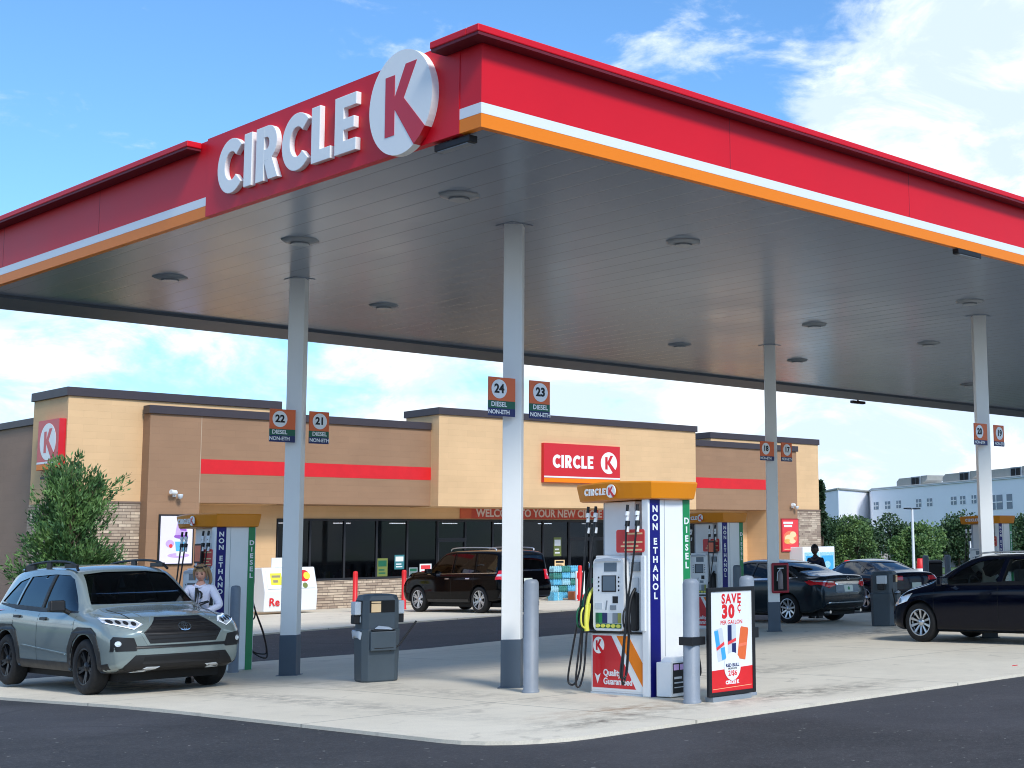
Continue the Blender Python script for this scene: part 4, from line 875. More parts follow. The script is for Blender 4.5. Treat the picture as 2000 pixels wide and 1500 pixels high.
# ------------------------------------------------------------------ extinguisher cabinet
t = empty('extinguisher_cabinet', (11.00, 5.06, .78), R(-44), 'red framed fire extinguisher cabinet on the column with plates 18 and 17', 'extinguisher')
K['maroon'] = mat('cabinet_red', (150, 18, 44), .4); K['extr'] = mat('extinguisher_grey', (120, 110, 112), .35)
M().box((-.17, -.02, 0), (.19, .06, .62)).build('cabinet', 'maroon', t, bev=.03)
M().box((-.125, -.026, .05), (.145, -.02, .57)).build('recess', 'void', t)
M().lathe([(.001, 0), (.05, 0), (.055, .02), (.055, .30), (.03, .36), (.02, .38), (.02, .42), (.001, .42)], 14, mx=Matrix.Translation((.01, -.05, .08))).build('cylinder', 'extr', t)
M().box((-.05, -.07, .50), (.08, -.04, .52)).tube([(.01, -.06, .50), (-.05, -.07, .42), (-.06, -.07, .25)], .01, 6).build('valve', 'lgrey', t)
# ================================================================== people
def skin_person(name, joints, edges, label, m_, extra=None, sub=2):
    me = bpy.data.meshes.new(name); me.from_pydata([j[:3] for j in joints], edges, [])
    o = bpy.data.objects.new(name, me); COL.objects.link(o)
    s = o.modifiers.new('skin', 'SKIN'); s.use_smooth_shade = True
    for i, j in enumerate(joints):
        d = me.skin_vertices[0].data[i]; d.radius = (j[3], j[4] if len(j) > 4 else j[3]); d.use_root = (i == 0)
    u = o.modifiers.new('sub', 'SUBSURF'); u.levels = sub; u.render_levels = sub
    dg = bpy.context.evaluated_depsgraph_get(); dg.update()
    nm = bpy.data.meshes.new_from_object(o.evaluated_get(dg)); bpy.data.objects.remove(o)
    nm.materials.clear(); nm.materials.append(K[m_]); nm.name = name
    for p in nm.polygons: p.use_smooth = True
    q = bpy.data.objects.new(name, nm); COL.objects.link(q); return q
def person(x, y, z, rz, h, label, skin, top, bottom, hair, pose, extra=None):
    root = empty('person', (x, y, z), rz, label, 'person')
    k = h/1.70
    # local: facing -Y, origin at feet
    S = dict(pel=(0, 0, .95, .13, .10), wai=(0, .0, 1.08, .12, .09), che=(0, 0, 1.27, .155, .11), nek=(0, .0, 1.44, .05, .05), hea=(0, -.01, 1.50, .055, .06))
    J = []; E = []; idx = {}
    def j(n, p, r, r2=None, frm=None):
        idx[n] = len(J); J.append((p[0]*k, p[1]*k, p[2]*k, r*k, (r2 or r)*k))
        if frm: E.append((idx[frm], idx[n]))
    j('pel', (0, 0, .93), .13, .10); j('wai', (0, 0, 1.08), .115, .09, 'pel'); j('che', (0, 0, 1.25), .14, .105, 'wai'); j('shc', (0, 0, 1.37), .11, .08, 'che'); j('nek', (0, -.005, 1.45), .05, .05, 'shc'); j('chn', (0, -.02, 1.50), .055, .06, 'nek')
    for s, sfx in ((-1, 'l'), (1, 'r')):
        a = pose['arm_'+sfx]
        j('sh'+sfx, (.16*s, 0, 1.37), .058, .058, 'shc'); j('el'+sfx, a[0], .045, .045, 'sh'+sfx); j('wr'+sfx, a[1], .028, .03, 'el'+sfx)
        hnd = Vector(a[1])+(Vector(a[1])-Vector(a[0])).normalized()*.075; j('pa'+sfx, hnd, .034, .016, 'wr'+sfx)
        l = pose.get('leg_'+sfx, ((.09*s, 0, .50), (.10*s, .02, .09)))
        j('hp'+sfx, (.085*s, 0, .88), .085, .085, 'pel'); j('kn'+sfx, l[0], .058, .06, 'hp'+sfx); j('an'+sfx, l[1], .038, .04, 'kn'+sfx); j('to'+sfx, (l[1][0], l[1][1]-.15, .035), .04, .03, 'an'+sfx)
    body = skin_person('body', J, E, '', skin); body.parent = root
    # head as one lathe-like mesh with face relief
    hc = Vector((0, -.03, 1.60))*k; bm = bmesh.new(); bmesh.ops.create_uvsphere(bm, u_segments=24, v_segments=18, radius=1)
    for v in bm.verts:
        x_, y_, z_ = v.co
        jaw = 1-.28*max(0, -z_)**1.5
        nx, ny, nz = x_*.084*jaw, y_*.102*(1-.1*max(0, -z_)), z_*.124
        if y_ < -.6:
            g = lambda cx, cz, s_: math.exp(-((x_-cx)**2+(z_-cz)**2)/(2*s_*s_))
            ny += -.028*g(0, -.12, .12)+.014*g(.36, .10, .14)+.014*g(-.36, .10, .14)-.006*g(0, -.52, .18)-.004*g(0, .35, .5)
        v.co = Vector((nx, ny, nz))*k
    R_ = Matrix.Rotation(R(pose.get('nod', 10)), 4, 'X'); bmesh.ops.transform(bm, matrix=Matrix.Translation(hc) @ R_, verts=bm.verts)
    me = bpy.data.meshes.new('head'); bm.to_mesh(me); bm.free(); me.materials.append(K[skin])
    for p in me.polygons: p.use_smooth = True
    # join the head into the body so the figure stays one mesh
    bb = bmesh.new(); bb.from_mesh(body.data); bb.from_mesh(me); bb.to_mesh(body.data); bb.free()
    for p in body.data.polygons: p.use_smooth = True
    HM = Matrix.Translation(hc) @ R_
    ft = M()
    for s in (-1, 1): ft.lathe([(.001, -.006*k), (.016*k, 0), (.001, .006*k)], 8, mx=HM @ Matrix.Translation((.029*s*k, -.086*k, .012*k)) @ Matrix.Rotation(PI/2, 4, 'X'))
    ft.box((-.044, -.098, .034), (-.012, -.088, .040), mx=HM @ Matrix.Scale(k, 4)).box((.012, -.098, .034), (.044, -.088, .040), mx=HM @ Matrix.Scale(k, 4))
    ft.build('eyes', 'ink', body)
    lp = mat('lips', (172, 92, 88) if skin == 'skin' else (80, 40, 40), .5); M().box((-.02, -.098, -.055), (.02, -.092, -.047), mx=HM @ Matrix.Scale(k, 4)).build('mouth', lp, body)
    for s in (-1, 1): pass
    er = M()
    for s in (-1, 1): er.lathe([(.001, -.008), (.02, -.004), (.024, .004), (.001, .008)], 10, mx=HM @ Matrix.Translation((.077*s*k, .005*k, -.005*k)) @ Matrix.Rotation(PI/2, 4, 'Y') @ Matrix.Diagonal((1.3*k, .8*k, k, 1)))
    er.build('ears', skin, body)
    # hair cap
    bm = bmesh.new(); bmesh.ops.create_uvsphere(bm, u_segments=24, v_segments=18, radius=1)
    dl = [v for v in bm.verts if (v.co.z < .28 and v.co.y < -.25) or v.co.z < -.45]
    bmesh.ops.delete(bm, geom=dl, context='VERTS')
    for v in bm.verts: n_ = 1+.03*math.sin(v.co.x*19+v.co.z*7); v.co = Vector((v.co.x*.092*n_, v.co.y*.110*n_+.006, v.co.z*.134*n_+.004))*k
    bmesh.ops.transform(bm, matrix=HM, verts=bm.verts)
    me = bpy.data.meshes.new('hair'); bm.to_mesh(me); bm.free(); me.materials.append(K[hair])
    for p in me.polygons: p.use_smooth = True
    ho = bpy.data.objects.new('hair', me); COL.objects.link(ho); ho.parent = body
    # hands: five fingers
    for s, sfx in ((-1, 'l'), (1, 'r')):
        a, b_ = Vector(pose['arm_'+sfx][0])*k, Vector(pose['arm_'+sfx][1])*k; d = (b_-a).normalized(); pr_ = b_+d*.085*k
        side = d.cross(Vector((0, 0, 1))); side = side.normalized() if side.length > .1 else Vector((1, 0, 0)); dn = d.cross(side).normalized()
        if dn.z > 0: dn = -dn
        fm = M()
        for i, ln in enumerate((.068, .078, .072, .058)):
            o_ = pr_+side*(.027-.018*i)*k; fm.tube([o_, o_+d*ln*.5*k+dn*.006*k, o_+d*ln*.85*k+dn*.022*k, o_+d*ln*k+dn*.034*k], .0088*k, 7, 0, .0065*k)
        o_ = b_+d*.03*k+side*.028*k; fm.tube([o_, o_+side*.03*k+d*.02*k, o_+side*.036*k+d*.05*k+dn*.01*k], .0098*k, 7, 0, .007*k)
        fm.build('fingers', skin, body)
    # clothes as a slightly larger skin over torso and sleeves
    T = [i for i in range(len(J))]
    def cloth(nm, names, grow, m_, trim):
        ids = [idx[n] for n in names]; mp_ = {v: i for i, v in enumerate(ids)}
        jj = [(J[i][0], J[i][1], J[i][2], J[i][3]+grow, J[i][4]+grow) for i in ids]; ee = [(mp_[a], mp_[b]) for a, b in E if a in mp_ and b in mp_]
        jj = trim(jj, mp_)
        o = skin_person(nm, jj, ee, '', m_); o.parent = body; return o
    def tr1(jj, mp_):
        return jj
    c1 = cloth('hoodie' if top == 'hood' else 'shirt', ['pel', 'wai', 'che', 'shc', 'shl', 'ell', 'wrl', 'shr', 'elr', 'wrr'], .012 if top == 'hood' else .010, top, tr1)
    cloth('trousers', ['pel', 'hpl', 'knl', 'anl', 'hpr', 'knr', 'anr'], .014, bottom, tr1)
    M().tube([(-.055*k, .02*k, 1.43*k), (-.07*k, -.045*k, 1.415*k), (0, -.085*k, 1.39*k), (.07*k, -.045*k, 1.415*k), (.055*k, .02*k, 1.43*k), (0, .07*k, 1.45*k), (-.055*k, .02*k, 1.43*k)], .022*k, 8).build('collar', top, c1)
    for s, l in ((-1, 'l'), (1, 'r')):
        an = J[idx['an'+l]]; M().box((an[0]-.048, an[1]-.20, 0), (an[0]+.048, an[1]+.06, .085), top=(.8, .75)).build('shoe', 'black', body, bev=.02)
    return root, body, c1, HM, k
rt, body, c1, HM, k_ = person(-1.42, 5.30, -.06, R(-38), 1.64, 'blonde person in a white hooded top leaning beside the hood of the green sport utility', 'skin', 'hood', 'khaki', 'blond',
    dict(arm_l=((-.30, -.10, 1.13), (-.24, -.34, 1.06)), arm_r=((.30, -.08, 1.12), (.16, -.33, 1.04)), nod=20))
# ponytail, headband and the print on the chest
M().tube(smooth([HM @ Vector(p) for p in ((.02, .09, .06), (.06, .13, .02), (.10, .12, -.06), (.115, .09, -.15), (.10, .07, -.20))], 5), .040, 9, 0, .018).build('ponytail', 'blond', body)
M().tube([HM @ Vector((.082*math.cos(a), .092*math.sin(a)+.008, .104+.012*math.sin(-a))) for a in [R(180+12*i) for i in range(16)]], .013, 8).build('headband', 'black', body)
for s_ in (-1, 1): M().tube(smooth([HM @ Vector(p) for p in ((.03*s_, -.06, .13), (.075*s_, -.065, .07), (.088*s_, -.04, 0), (.085*s_, -.02, -.09))], 5), .018, 8, 0, .008).build('hair_strand', 'blond', body)
FC = frame((-.0, -.155, 1.20), (1, 0, 0))
M().prism([(-.045, -.13), (-.005, -.14), (-.005, .10), (.03, .09), (.055, .06), (.055, .0), (.02, -.03), (.02, -.015), (.032, .01), (.032, .05), (.02, .065), (.005, .07), (-.005, .13), (-.045, .14)], FC, -.02, .006).prism([(-.15, -.09), (-.055, -.045), (-.055, -.07), (-.11, -.095), (-.055, -.115), (-.055, -.14), (-.15, -.11)], FC, -.02, .005).prism([(.01, -.075), (.13, -.045), (.155, -.07), (.01, -.13), (.01, -.105), (.09, -.075), (.01, -.095)], FC, -.02, .005).build('chest_print', 'ink', c1)
rt2 = person(15.95, 8.20, 0, R(-78), 1.76, 'person with short black hair in a dark shirt standing behind the grey sedan', 'skind', 'navycloth', 'navycloth', 'hair', dict(arm_l=((-.24, .02, 1.08), (-.22, -.12, .84)), arm_r=((.24, .02, 1.08), (.22, -.12, .84)), nod=8))
rt3 = person(33.4, 27.1, 0, R(150), 1.70, 'person in dark clothes half hidden behind the grey sedan, under the hamburger poster', 'skin', 'navycloth', 'navycloth', 'hair', dict(arm_l=((-.24, .02, 1.08), (-.22, -.12, .84)), arm_r=((.26, -.02, 1.12), (.20, -.22, 1.0)), nod=8))
# ================================================================== cars
def pch(pts):
    xs = [p[0] for p in pts]; ys = [p[1] for p in pts]; n = len(xs)
    h = [xs[i+1]-xs[i] for i in range(n-1)]; d = [(ys[i+1]-ys[i])/h[i] for i in range(n-1)]; m_ = [d[0]]+[0]*(n-2)+[d[-1]]
    for i in range(1, n-1):
        if d[i-1]*d[i] > 0:
            w1 = 2*h[i]+h[i-1]; w2 = h[i]+2*h[i-1]; m_[i] = (w1+w2)/(w1/d[i-1]+w2/d[i])
    def f(x):
        if x <= xs[0]: return ys[0]
        if x >= xs[-1]: return ys[-1]
        i = max(k for k in range(n-1) if xs[k] <= x); t = (x-xs[i])/h[i]
        return ys[i]*(2*t**3-3*t*t+1)+h[i]*m_[i]*(t**3-2*t*t+t)+ys[i+1]*(-2*t**3+3*t*t)+h[i]*m_[i+1]*(t**3-t*t)
    return f
def evalmesh(o):
    dg = bpy.context.evaluated_depsgraph_get(); dg.update(); return bpy.data.meshes.new_from_object(o.evaluated_get(dg))
def paint(name, c, rough=.32, metal=.3, coat=1.):
    return mat(name, c, rough, metal=metal, coat=coat*.7, spec=.25 if coat else .28)
K['cglass'] = glass('tinted_glass', (.10, .12, .13), .02); K['cglass2'] = glass('clear_glass', (.90, .98, .94), .02); K['cglassb'] = glass('tinted_glass_blue', (.10, .14, .18), .02); K['cglassw'] = glass('windshield_glass', (.42, .46, .46), .02)
K['cabin'] = mat('cabin_trim', (52, 54, 58), .8); K['redlens'] = mat('red_lens', (214, 16, 34), .15, coat=.6); K['clearlens'] = mat('clear_lens', (214, 222, 230), .1, coat=1, metal=.4); K['drl'] = mat('lamp_glow', (235, 242, 250), .2, emit=.35)
K['plate_'] = mat('licence_plate', (214, 224, 214), .5)
def lerp(a, b, t): return a+(b-a)*t
def carshape(P):
    Ln = P['L']/2; f = {k: pch(P[k]) for k in ('zt', 'zb', 'wr', 'wb', 'wm', 'zs')}; cr = P.get('cr', .07); fb = P.get('front', [(.2, 0), (1, 0)]); rb = P.get('rear', [(.2, 0), (1.1, 0)])
    ffb, frb = pch(fb), pch(rb); bow = P.get('bow', (.20, .16)); zmid = P.get('zmid', .62)
    def sec(y, ins=0.):
        zt, zb, wr, wb, wm, zs = [f[k](y) for k in ('zt', 'zb', 'wr', 'wb', 'wm', 'zs')]
        c = cr if zt-zb > .2 else .035
        zb = min(zb, zt-c-.05)
        A = (wr, zt-c-.02); B = (wb, zb)
        q = [(0, zt), (.35*wr, zt-.08*c), (.65*wr, zt-.32*c), (.86*wr, zt-.68*c), (.96*wr, zt-.92*c), A]
        for t in (.12, .35, .6, .85): q.append((lerp(A[0], B[0], t)+.018*math.sin(PI*t), lerp(A[1], B[1], t)))
        q += [B, (lerp(wb, wm, .55), zb-.035), (wm-.004, zb-.10), (wm, lerp(zb-.1, zmid, .5)), (wm, zmid), (wm-.008, lerp(zmid, zs+.2, .5)), (wm-.02, zs+.18), (wm-.028, zs+.07), (wm-.06, zs+.02), (wm-.16, zs), (wm*.5, zs), (0, zs)]
        if ins: q = [(max(0, x-ins), max(zs+.14, z-ins*.8)) for x, z in q]
        return q
    def warp(x, y, z):
        wm = max(.3, f['wm'](0)); s = max(0, min(1, (abs(y)-(Ln-.75))/.75)); s = s*s
        if y > 0: return y-bow[0]*s*min(1.2, abs(x)/wm)**2.6+ffb(z)*s
        return y+bow[1]*s*min(1.2, abs(x)/wm)**2.6-frb(z)*s
    def mesh(ys, ins=0., caps=True):
        rings = []
        for y in ys:
            q = sec(y, ins); ring = q+[(-x, z) for x, z in q[1:-1]][::-1]; rings.append((y, ring))
        n = len(rings[0][1]); vs = []; fs = []
        for y, r in rings: vs += [(x, warp(x, y, z) if not ins else y, z) for x, z in r]
        for k in range(len(rings)-1):
            for i in range(n): a, b = k*n+i, k*n+(i+1) % n; fs.append((a, a+n, b+n, b))
        for kk, (y, r) in ((0, rings[0]), (len(rings)-1, rings[-1])):
            prev = [kk*n+i for i in range(n)]; cz = (r[0][1]+r[len(q)-1][1])/2
            for sc_ in (.75, .45, .18):
                cur = []
                for x, z in r: x2, z2 = x*sc_, cz+(z-cz)*sc_; cur.append(len(vs)); vs.append((x2, warp(x2, y, z2) if not ins else y, z2))
                for i in range(n):
                    a, b, c, d = prev[i], prev[(i+1) % n], cur[(i+1) % n], cur[i]; fs.append((a, b, c, d) if kk == 0 else (d, c, b, a))
                prev = cur
            fs.append(tuple(prev) if kk == 0 else tuple(prev)[::-1])
        return vs, fs
    ys = sorted(set([round(-Ln+P['L']*i/46, 4) for i in range(47)]+[round(p[0], 4) for p in P['zt']]+[Ln-.02, -Ln+.02, Ln-.05, -Ln+.05]))
    ys2 = [ys[0]]
    for y in ys[1:]:
        if y-ys2[-1] > .012: ys2.append(y)
    return mesh, ys2, f
def make_car(name, P, label, cat, paintm):
    t = empty(name, (0, 0, 0), 0, label, cat)
    mesh, ys, f = carshape(P); Ln = P['L']/2
    def tmp(vs, fs, mi=0, sm=True, nm='tmp'):
        me = bpy.data.meshes.new(nm); me.from_pydata(vs, [], fs); me.materials.append(paintm); me.materials.append(K['black'])
        for p in me.polygons: p.material_index = mi; p.use_smooth = sm
        o = bpy.data.objects.new(nm, me); COL.objects.link(o)
        bm = bmesh.new(); bm.from_mesh(me); bmesh.ops.recalc_face_normals(bm, faces=bm.faces); bm.to_mesh(me); bm.free(); return o
    vs, fs = mesh(ys); body = tmp(vs, fs); sb = body.modifiers.new('s', 'SUBSURF'); sb.levels = 1; sb.render_levels = 1
    me = evalmesh(body); bpy.data.objects.remove(body); body = bpy.data.objects.new('body', me); COL.objects.link(body)
    bm = bmesh.new(); bm.from_mesh(me); bvh = BVHTree.FromBMesh(bm); bm.free()
    cuts = []
    wr_ = P['wheel_r']; ax = (P['fa'], P['ra']); wmx = f['wm'](0)
    for a in ax:
        for s in (-1, 1):
            c = M().cyl((s*(wmx-.30), a, wr_), (s*(wmx+.3), a, wr_), wr_+P.get('gap', .055), None, 40); cuts.append(tmp(c.v, c.f, 1))
    iy = [y for y in ys if P['cab'][0] <= y <= P['cab'][1]]; v2, f2 = mesh(iy, .07); cuts.append(tmp(v2, f2, 1))
    side, front, rear = P['side'], P.get('wind'), P.get('back')
    def prism_cut(poly, axis, a0, a1):
        F = frame((0, 0, 0), (0, 1, 0)) if axis == 'x' else frame((0, 0, 0), (1, 0, 0))
        # frame (0,1,0)x up -> normal +X ; frame (1,0,0) -> normal -Y
        c = M().prism(poly, F, a0, a1); cuts.append(tmp(c.v, c.f, 1, False))
    for p in side: prism_cut(p, 'x', -1.4, 1.4)
    if front: prism_cut(front, 'y', -Ln-1, -P['wy'][0])
    if rear: prism_cut(rear, 'y', -P['wy'][1], Ln+1)
    for c in cuts:
        b = body.modifiers.new('b', 'BOOLEAN'); b.object = c; b.operation = 'DIFFERENCE'; b.solver = 'EXACT'
        nm = evalmesh(body); ok = len(nm.polygons) > 200
        body.modifiers.clear()
        if ok: body.data = nm
        else: print('BOOLEAN FAILED', name)
        bpy.data.objects.remove(c)
    body.data.name = 'body'; body.parent = t
    bpy.context.view_layer.update()
    me = body.data; me.polygons.foreach_set('use_smooth', [True]*len(me.polygons))
    bm = bmesh.new(); bm.from_mesh(me)
    for e in bm.edges:
        if len(e.link_faces) == 2 and e.calc_face_angle(0) > R(32): e.smooth = False
    bm.to_mesh(me); bm.free()
    def decal(nm, poly, axis, m_, off=.004, thick=.012, par=t, step=.05, smooth_=True):
        """poly (u,v) laid on the body seen along axis: 'r' +X side, 'l' -X side, 'f' front, 'b' back, 't' top"""
        tr = geometry.tessellate_polygon([[Vector((x, y, 0)) for x, y in poly]]); bm = bmesh.new(); vv = [bm.verts.new((x, y, 0)) for x, y in poly]
        for q in tr:
            try: bm.faces.new([vv[i] for i in q])
            except ValueError: pass
        for k in (0, 1):
            lo = min(p[k] for p in poly); hi = max(p[k] for p in poly); v = math.ceil(lo/step)*step
            while v < hi:
                bmesh.ops.bisect_plane(bm, geom=bm.verts[:]+bm.edges[:]+bm.faces[:], plane_co=(v, v, 0), plane_no=(1, 0, 0) if k == 0 else (0, 1, 0)); v += step
        D_ = dict(r=Vector((-1, 0, 0)), l=Vector((1, 0, 0)), f=Vector((0, -1, 0)), b=Vector((0, 1, 0)), t=Vector((0, 0, -1)))[axis]
        outs = {}
        for v in bm.verts:
            a, b_ = v.co.x, v.co.y
            o_ = {'r': Vector((2, a, b_)), 'l': Vector((-2, a, b_)), 'f': Vector((a, 4, b_)), 'b': Vector((a, -4, b_)), 't': Vector((a, b_, 4))}[axis]
            h, nrm, _, _ = bvh.ray_cast(o_, D_)
            if h is None: h, nrm, _, _ = bvh.find_nearest(o_+D_*(2-wmx if axis in 'rl' else 4-Ln))
            if nrm.dot(D_) > 0: nrm = -nrm
            nrm = (nrm-D_).normalized()
            v.co = h+nrm*off; outs[v] = nrm
        bmesh.ops.recalc_face_normals(bm, faces=bm.faces)
        if bm.faces and sum((q.normal.dot(D_)*q.calc_area() for q in bm.faces)) > 0: bmesh.ops.reverse_faces(bm, faces=bm.faces)
        if thick:
            ed = [e for e in bm.edges if e.is_boundary]; r = bmesh.ops.extrude_edge_only(bm, edges=ed)
            for v in r['geom']:
                if isinstance(v, bmesh.types.BMVert): v.co += D_*thick
            for e in ed: e.smooth = False
        for q in bm.faces: q.smooth = smooth_
        me = bpy.data.meshes.new(nm); bm.to_mesh(me); bm.free(); me.materials.append(K[m_] if isinstance(m_, str) else m_)
        o = bpy.data.objects.new(nm, me); COL.objects.link(o); o.parent = par; return o
    gm = P.get('glass', 'cglass')
    for s in 'rl':
        for i, p in enumerate(side):
            decal('side_window', p, s, P.get('sglass', [gm]*9)[i], -.012, 0)
    if front: decal('windshield', front, 'f', P.get('wglass', gm), -.012, 0)
    if rear: decal('rear_window', rear, 'b', gm, -.012, 0)
    # wheels
    def wheel(x, y, s):
        T = Matrix.Translation((x, y, wr_)) @ Matrix.Rotation(PI/2*s, 4, 'Y')
        r = wr_; wv = P.get('tw', .11); rr_ = P['rim_r']
        w_ = M().lathe([(rr_, -wv), (r-.03, -wv), (r-.006, -wv+.025), (r, -wv+.05), (r, wv-.05), (r-.006, wv-.025), (r-.03, wv), (rr_+.02, wv+.002), (rr_, wv-.01), (rr_-.01, wv-.06), (rr_-.02, -wv)], 40, mx=T).build('wheel', 'rubber', t)
        rm = M(); n = P.get('spokes', 5); d0 = wv-.02
        rm.lathe([(rr_-.015, d0+.005), (rr_+.004, d0+.016), (rr_+.006, d0+.006), (rr_-.01, d0-.06), (rr_-.02, d0-.07)], 40, mx=T)
        rm.lathe([(.001, d0-.005), (.05, d0-.008), (.065, d0-.03), (.07, d0-.06)], 20, mx=T)
        for i in range(n):
            a = 2*PI*i/n; A = T @ Matrix.Rotation(a, 4, 'Z')
            for dlt in P.get('split', (0,)):
                B = A @ Matrix.Rotation(dlt, 4, 'Z'); w0, w1 = P.get('sw', (.028, .02))
                rm.add([(.04, -w0, d0-.03), (.04, w0, d0-.03), (rr_-.01, w1, d0-.005), (rr_-.01, -w1, d0-.005), (.04, -w0, d0-.055), (.04, w0, d0-.055), (rr_-.01, w1, d0-.04), (rr_-.01, -w1, d0-.04)], [(0, 3, 2, 1)[::-1], (4, 5, 6, 7)[::-1], (0, 1, 5, 4)[::-1], (1, 2, 6, 5)[::-1], (2, 3, 7, 6)[::-1], (3, 0, 4, 7)[::-1]], 0, False, B)
        rm.build('rim', P.get('rimm', 'alloy'), w_); M().cyl(T @ Vector((0, 0, d0-.10)), T @ Vector((0, 0, d0-.09)), rr_-.012, None, 30).build('brake_disc', 'void', w_)
    tk = wmx-P.get('tw', .11)-.015
    for a in ax: wheel(tk, a, 1); wheel(-tk, a, -1)
    M().box((-wmx+.25, -Ln+.35, .17), (wmx-.25, Ln-.4, .30)).build('underbody', 'void', t)
    # seats and dashboard
    for sx in (-.36, .36):
        s_ = M(); y0, z0 = P['seat']
        s_.add([(sx+a, y0+b, z0+c) for a, b, c in ((-.23, -.10, 0), (.23, -.10, 0), (.23, .42, 0), (-.23, .42, 0), (-.22, -.10, .16), (.22, -.10, .16), (.22, .42, .18), (-.22, .42, .18))], [(0, 3, 2, 1), (4, 5, 6, 7), (0, 1, 5, 4), (1, 2, 6, 5), (2, 3, 7, 6), (3, 0, 4, 7)])
        s_.add([(sx+a, y0+b, z0+c) for a, b, c in ((-.22, -.02, .1), (.22, -.02, .1), (.22, .10, .12), (-.22, .10, .12), (-.18, -.20, .68), (.18, -.20, .68), (.18, -.10, .68), (-.18, -.10, .68))], [(0, 3, 2, 1), (4, 5, 6, 7), (0, 1, 5, 4), (1, 2, 6, 5), (2, 3, 7, 6), (3, 0, 4, 7)])
        se = s_.build('seat', 'cabin', t, bev=.05, seg=3)
        M().box((sx-.12, y0-.26, z0+.70), (sx+.12, y0-.16, z0+.90)).box((sx-.05, y0-.22, z0+.62), (sx+.05, y0-.19, z0+.72)).build('headrest', 'cabin', se, bev=.04, seg=3)
    dz = P.get('dash', (P['cab'][1]-.25, f['zb'](0)-.04))
    M().box((-.66, dz[0]-.3, dz[1]-.35), (.66, dz[0]+.12, dz[1])).build('dashboard', 'cabin', t, bev=.05)
    sw = M(); TT = Matrix.Translation((-.36, dz[0]-.42, dz[1]+.02)) @ Matrix.Rotation(R(65), 4, 'X')
    sw.tube([TT @ Vector((.18*math.cos(a), .18*math.sin(a), 0)) for a in [2*PI*i/24 for i in range(25)]], .016, 8).box((-.17, -.02, -.01), (.17, .02, .01), mx=TT); sw.build('steering_wheel', 'black', t)
    # mirrors
    my, mz = P['mirror']; mm_ = P.get('mirror_m', paintm)
    for s in (-1, 1):
        ms = M().add([(s*(wmx-.10), my-.02, mz-.10), (s*(wmx+.05), my-.06, mz-.02), (s*(wmx+.05), my+.04, mz-.02), (s*(wmx-.10), my+.06, mz-.10), (s*(wmx-.10), my-.02, mz-.05), (s*(wmx+.03), my-.05, mz+.05), (s*(wmx+.03), my+.03, mz+.05), (s*(wmx-.10), my+.06, mz-.05)], [(0, 1, 2, 3), (4, 7, 6, 5), (0, 4, 5, 1), (1, 5, 6, 2), (2, 6, 7, 3)])
        ms.box((s*(wmx+.00), my-.05, mz-.03), (s*(wmx+.21), my+.07, mz+.12), top=(.95, .8))
        o = ms.build('mirror', mm_, t, bev=.025, seg=3); M().box((s*(wmx+.02), my-.056, mz-.01), (s*(wmx+.19), my-.05, mz+.10)).build('mirror_glass', 'chrome', o)
    # door seams and handles
    for y in P.get('doors', ()):
        for s in 'rl': decal('door_gap', [(y-.004, .34), (y+.004, .34), (y+.004, f['zb'](y)-.01), (y-.004, f['zb'](y)-.01)], s, 'void', .0015, 0)
    for y, z in P.get('handles', ()):
        for s in 'rl': decal('door_handle', rrect(y-.10, z-.018, y+.10, z+.018, .017, 4), s, P.get('handle_m', paintm), .028, .03)
    for p in P.get('trim', ()): 
        for s in 'rl': decal('window_trim', p, s, P.get('trim_m', 'black'), .004, .01)
    return t, decal, f, bvh
def arcband(cy, cz, r0, r1, a0, a1, n=14):
    return [(cy+r1*math.cos(R(a0+(a1-a0)*i/n)), cz+r1*math.sin(R(a0+(a1-a0)*i/n))) for i in range(n+1)]+[(cy+r0*math.cos(R(a1+(a0-a1)*i/n)), cz+r0*math.sin(R(a1+(a0-a1)*i/n))) for i in range(n+1)]
def mir(p): return [(-x, y) for x, y in p][::-1]
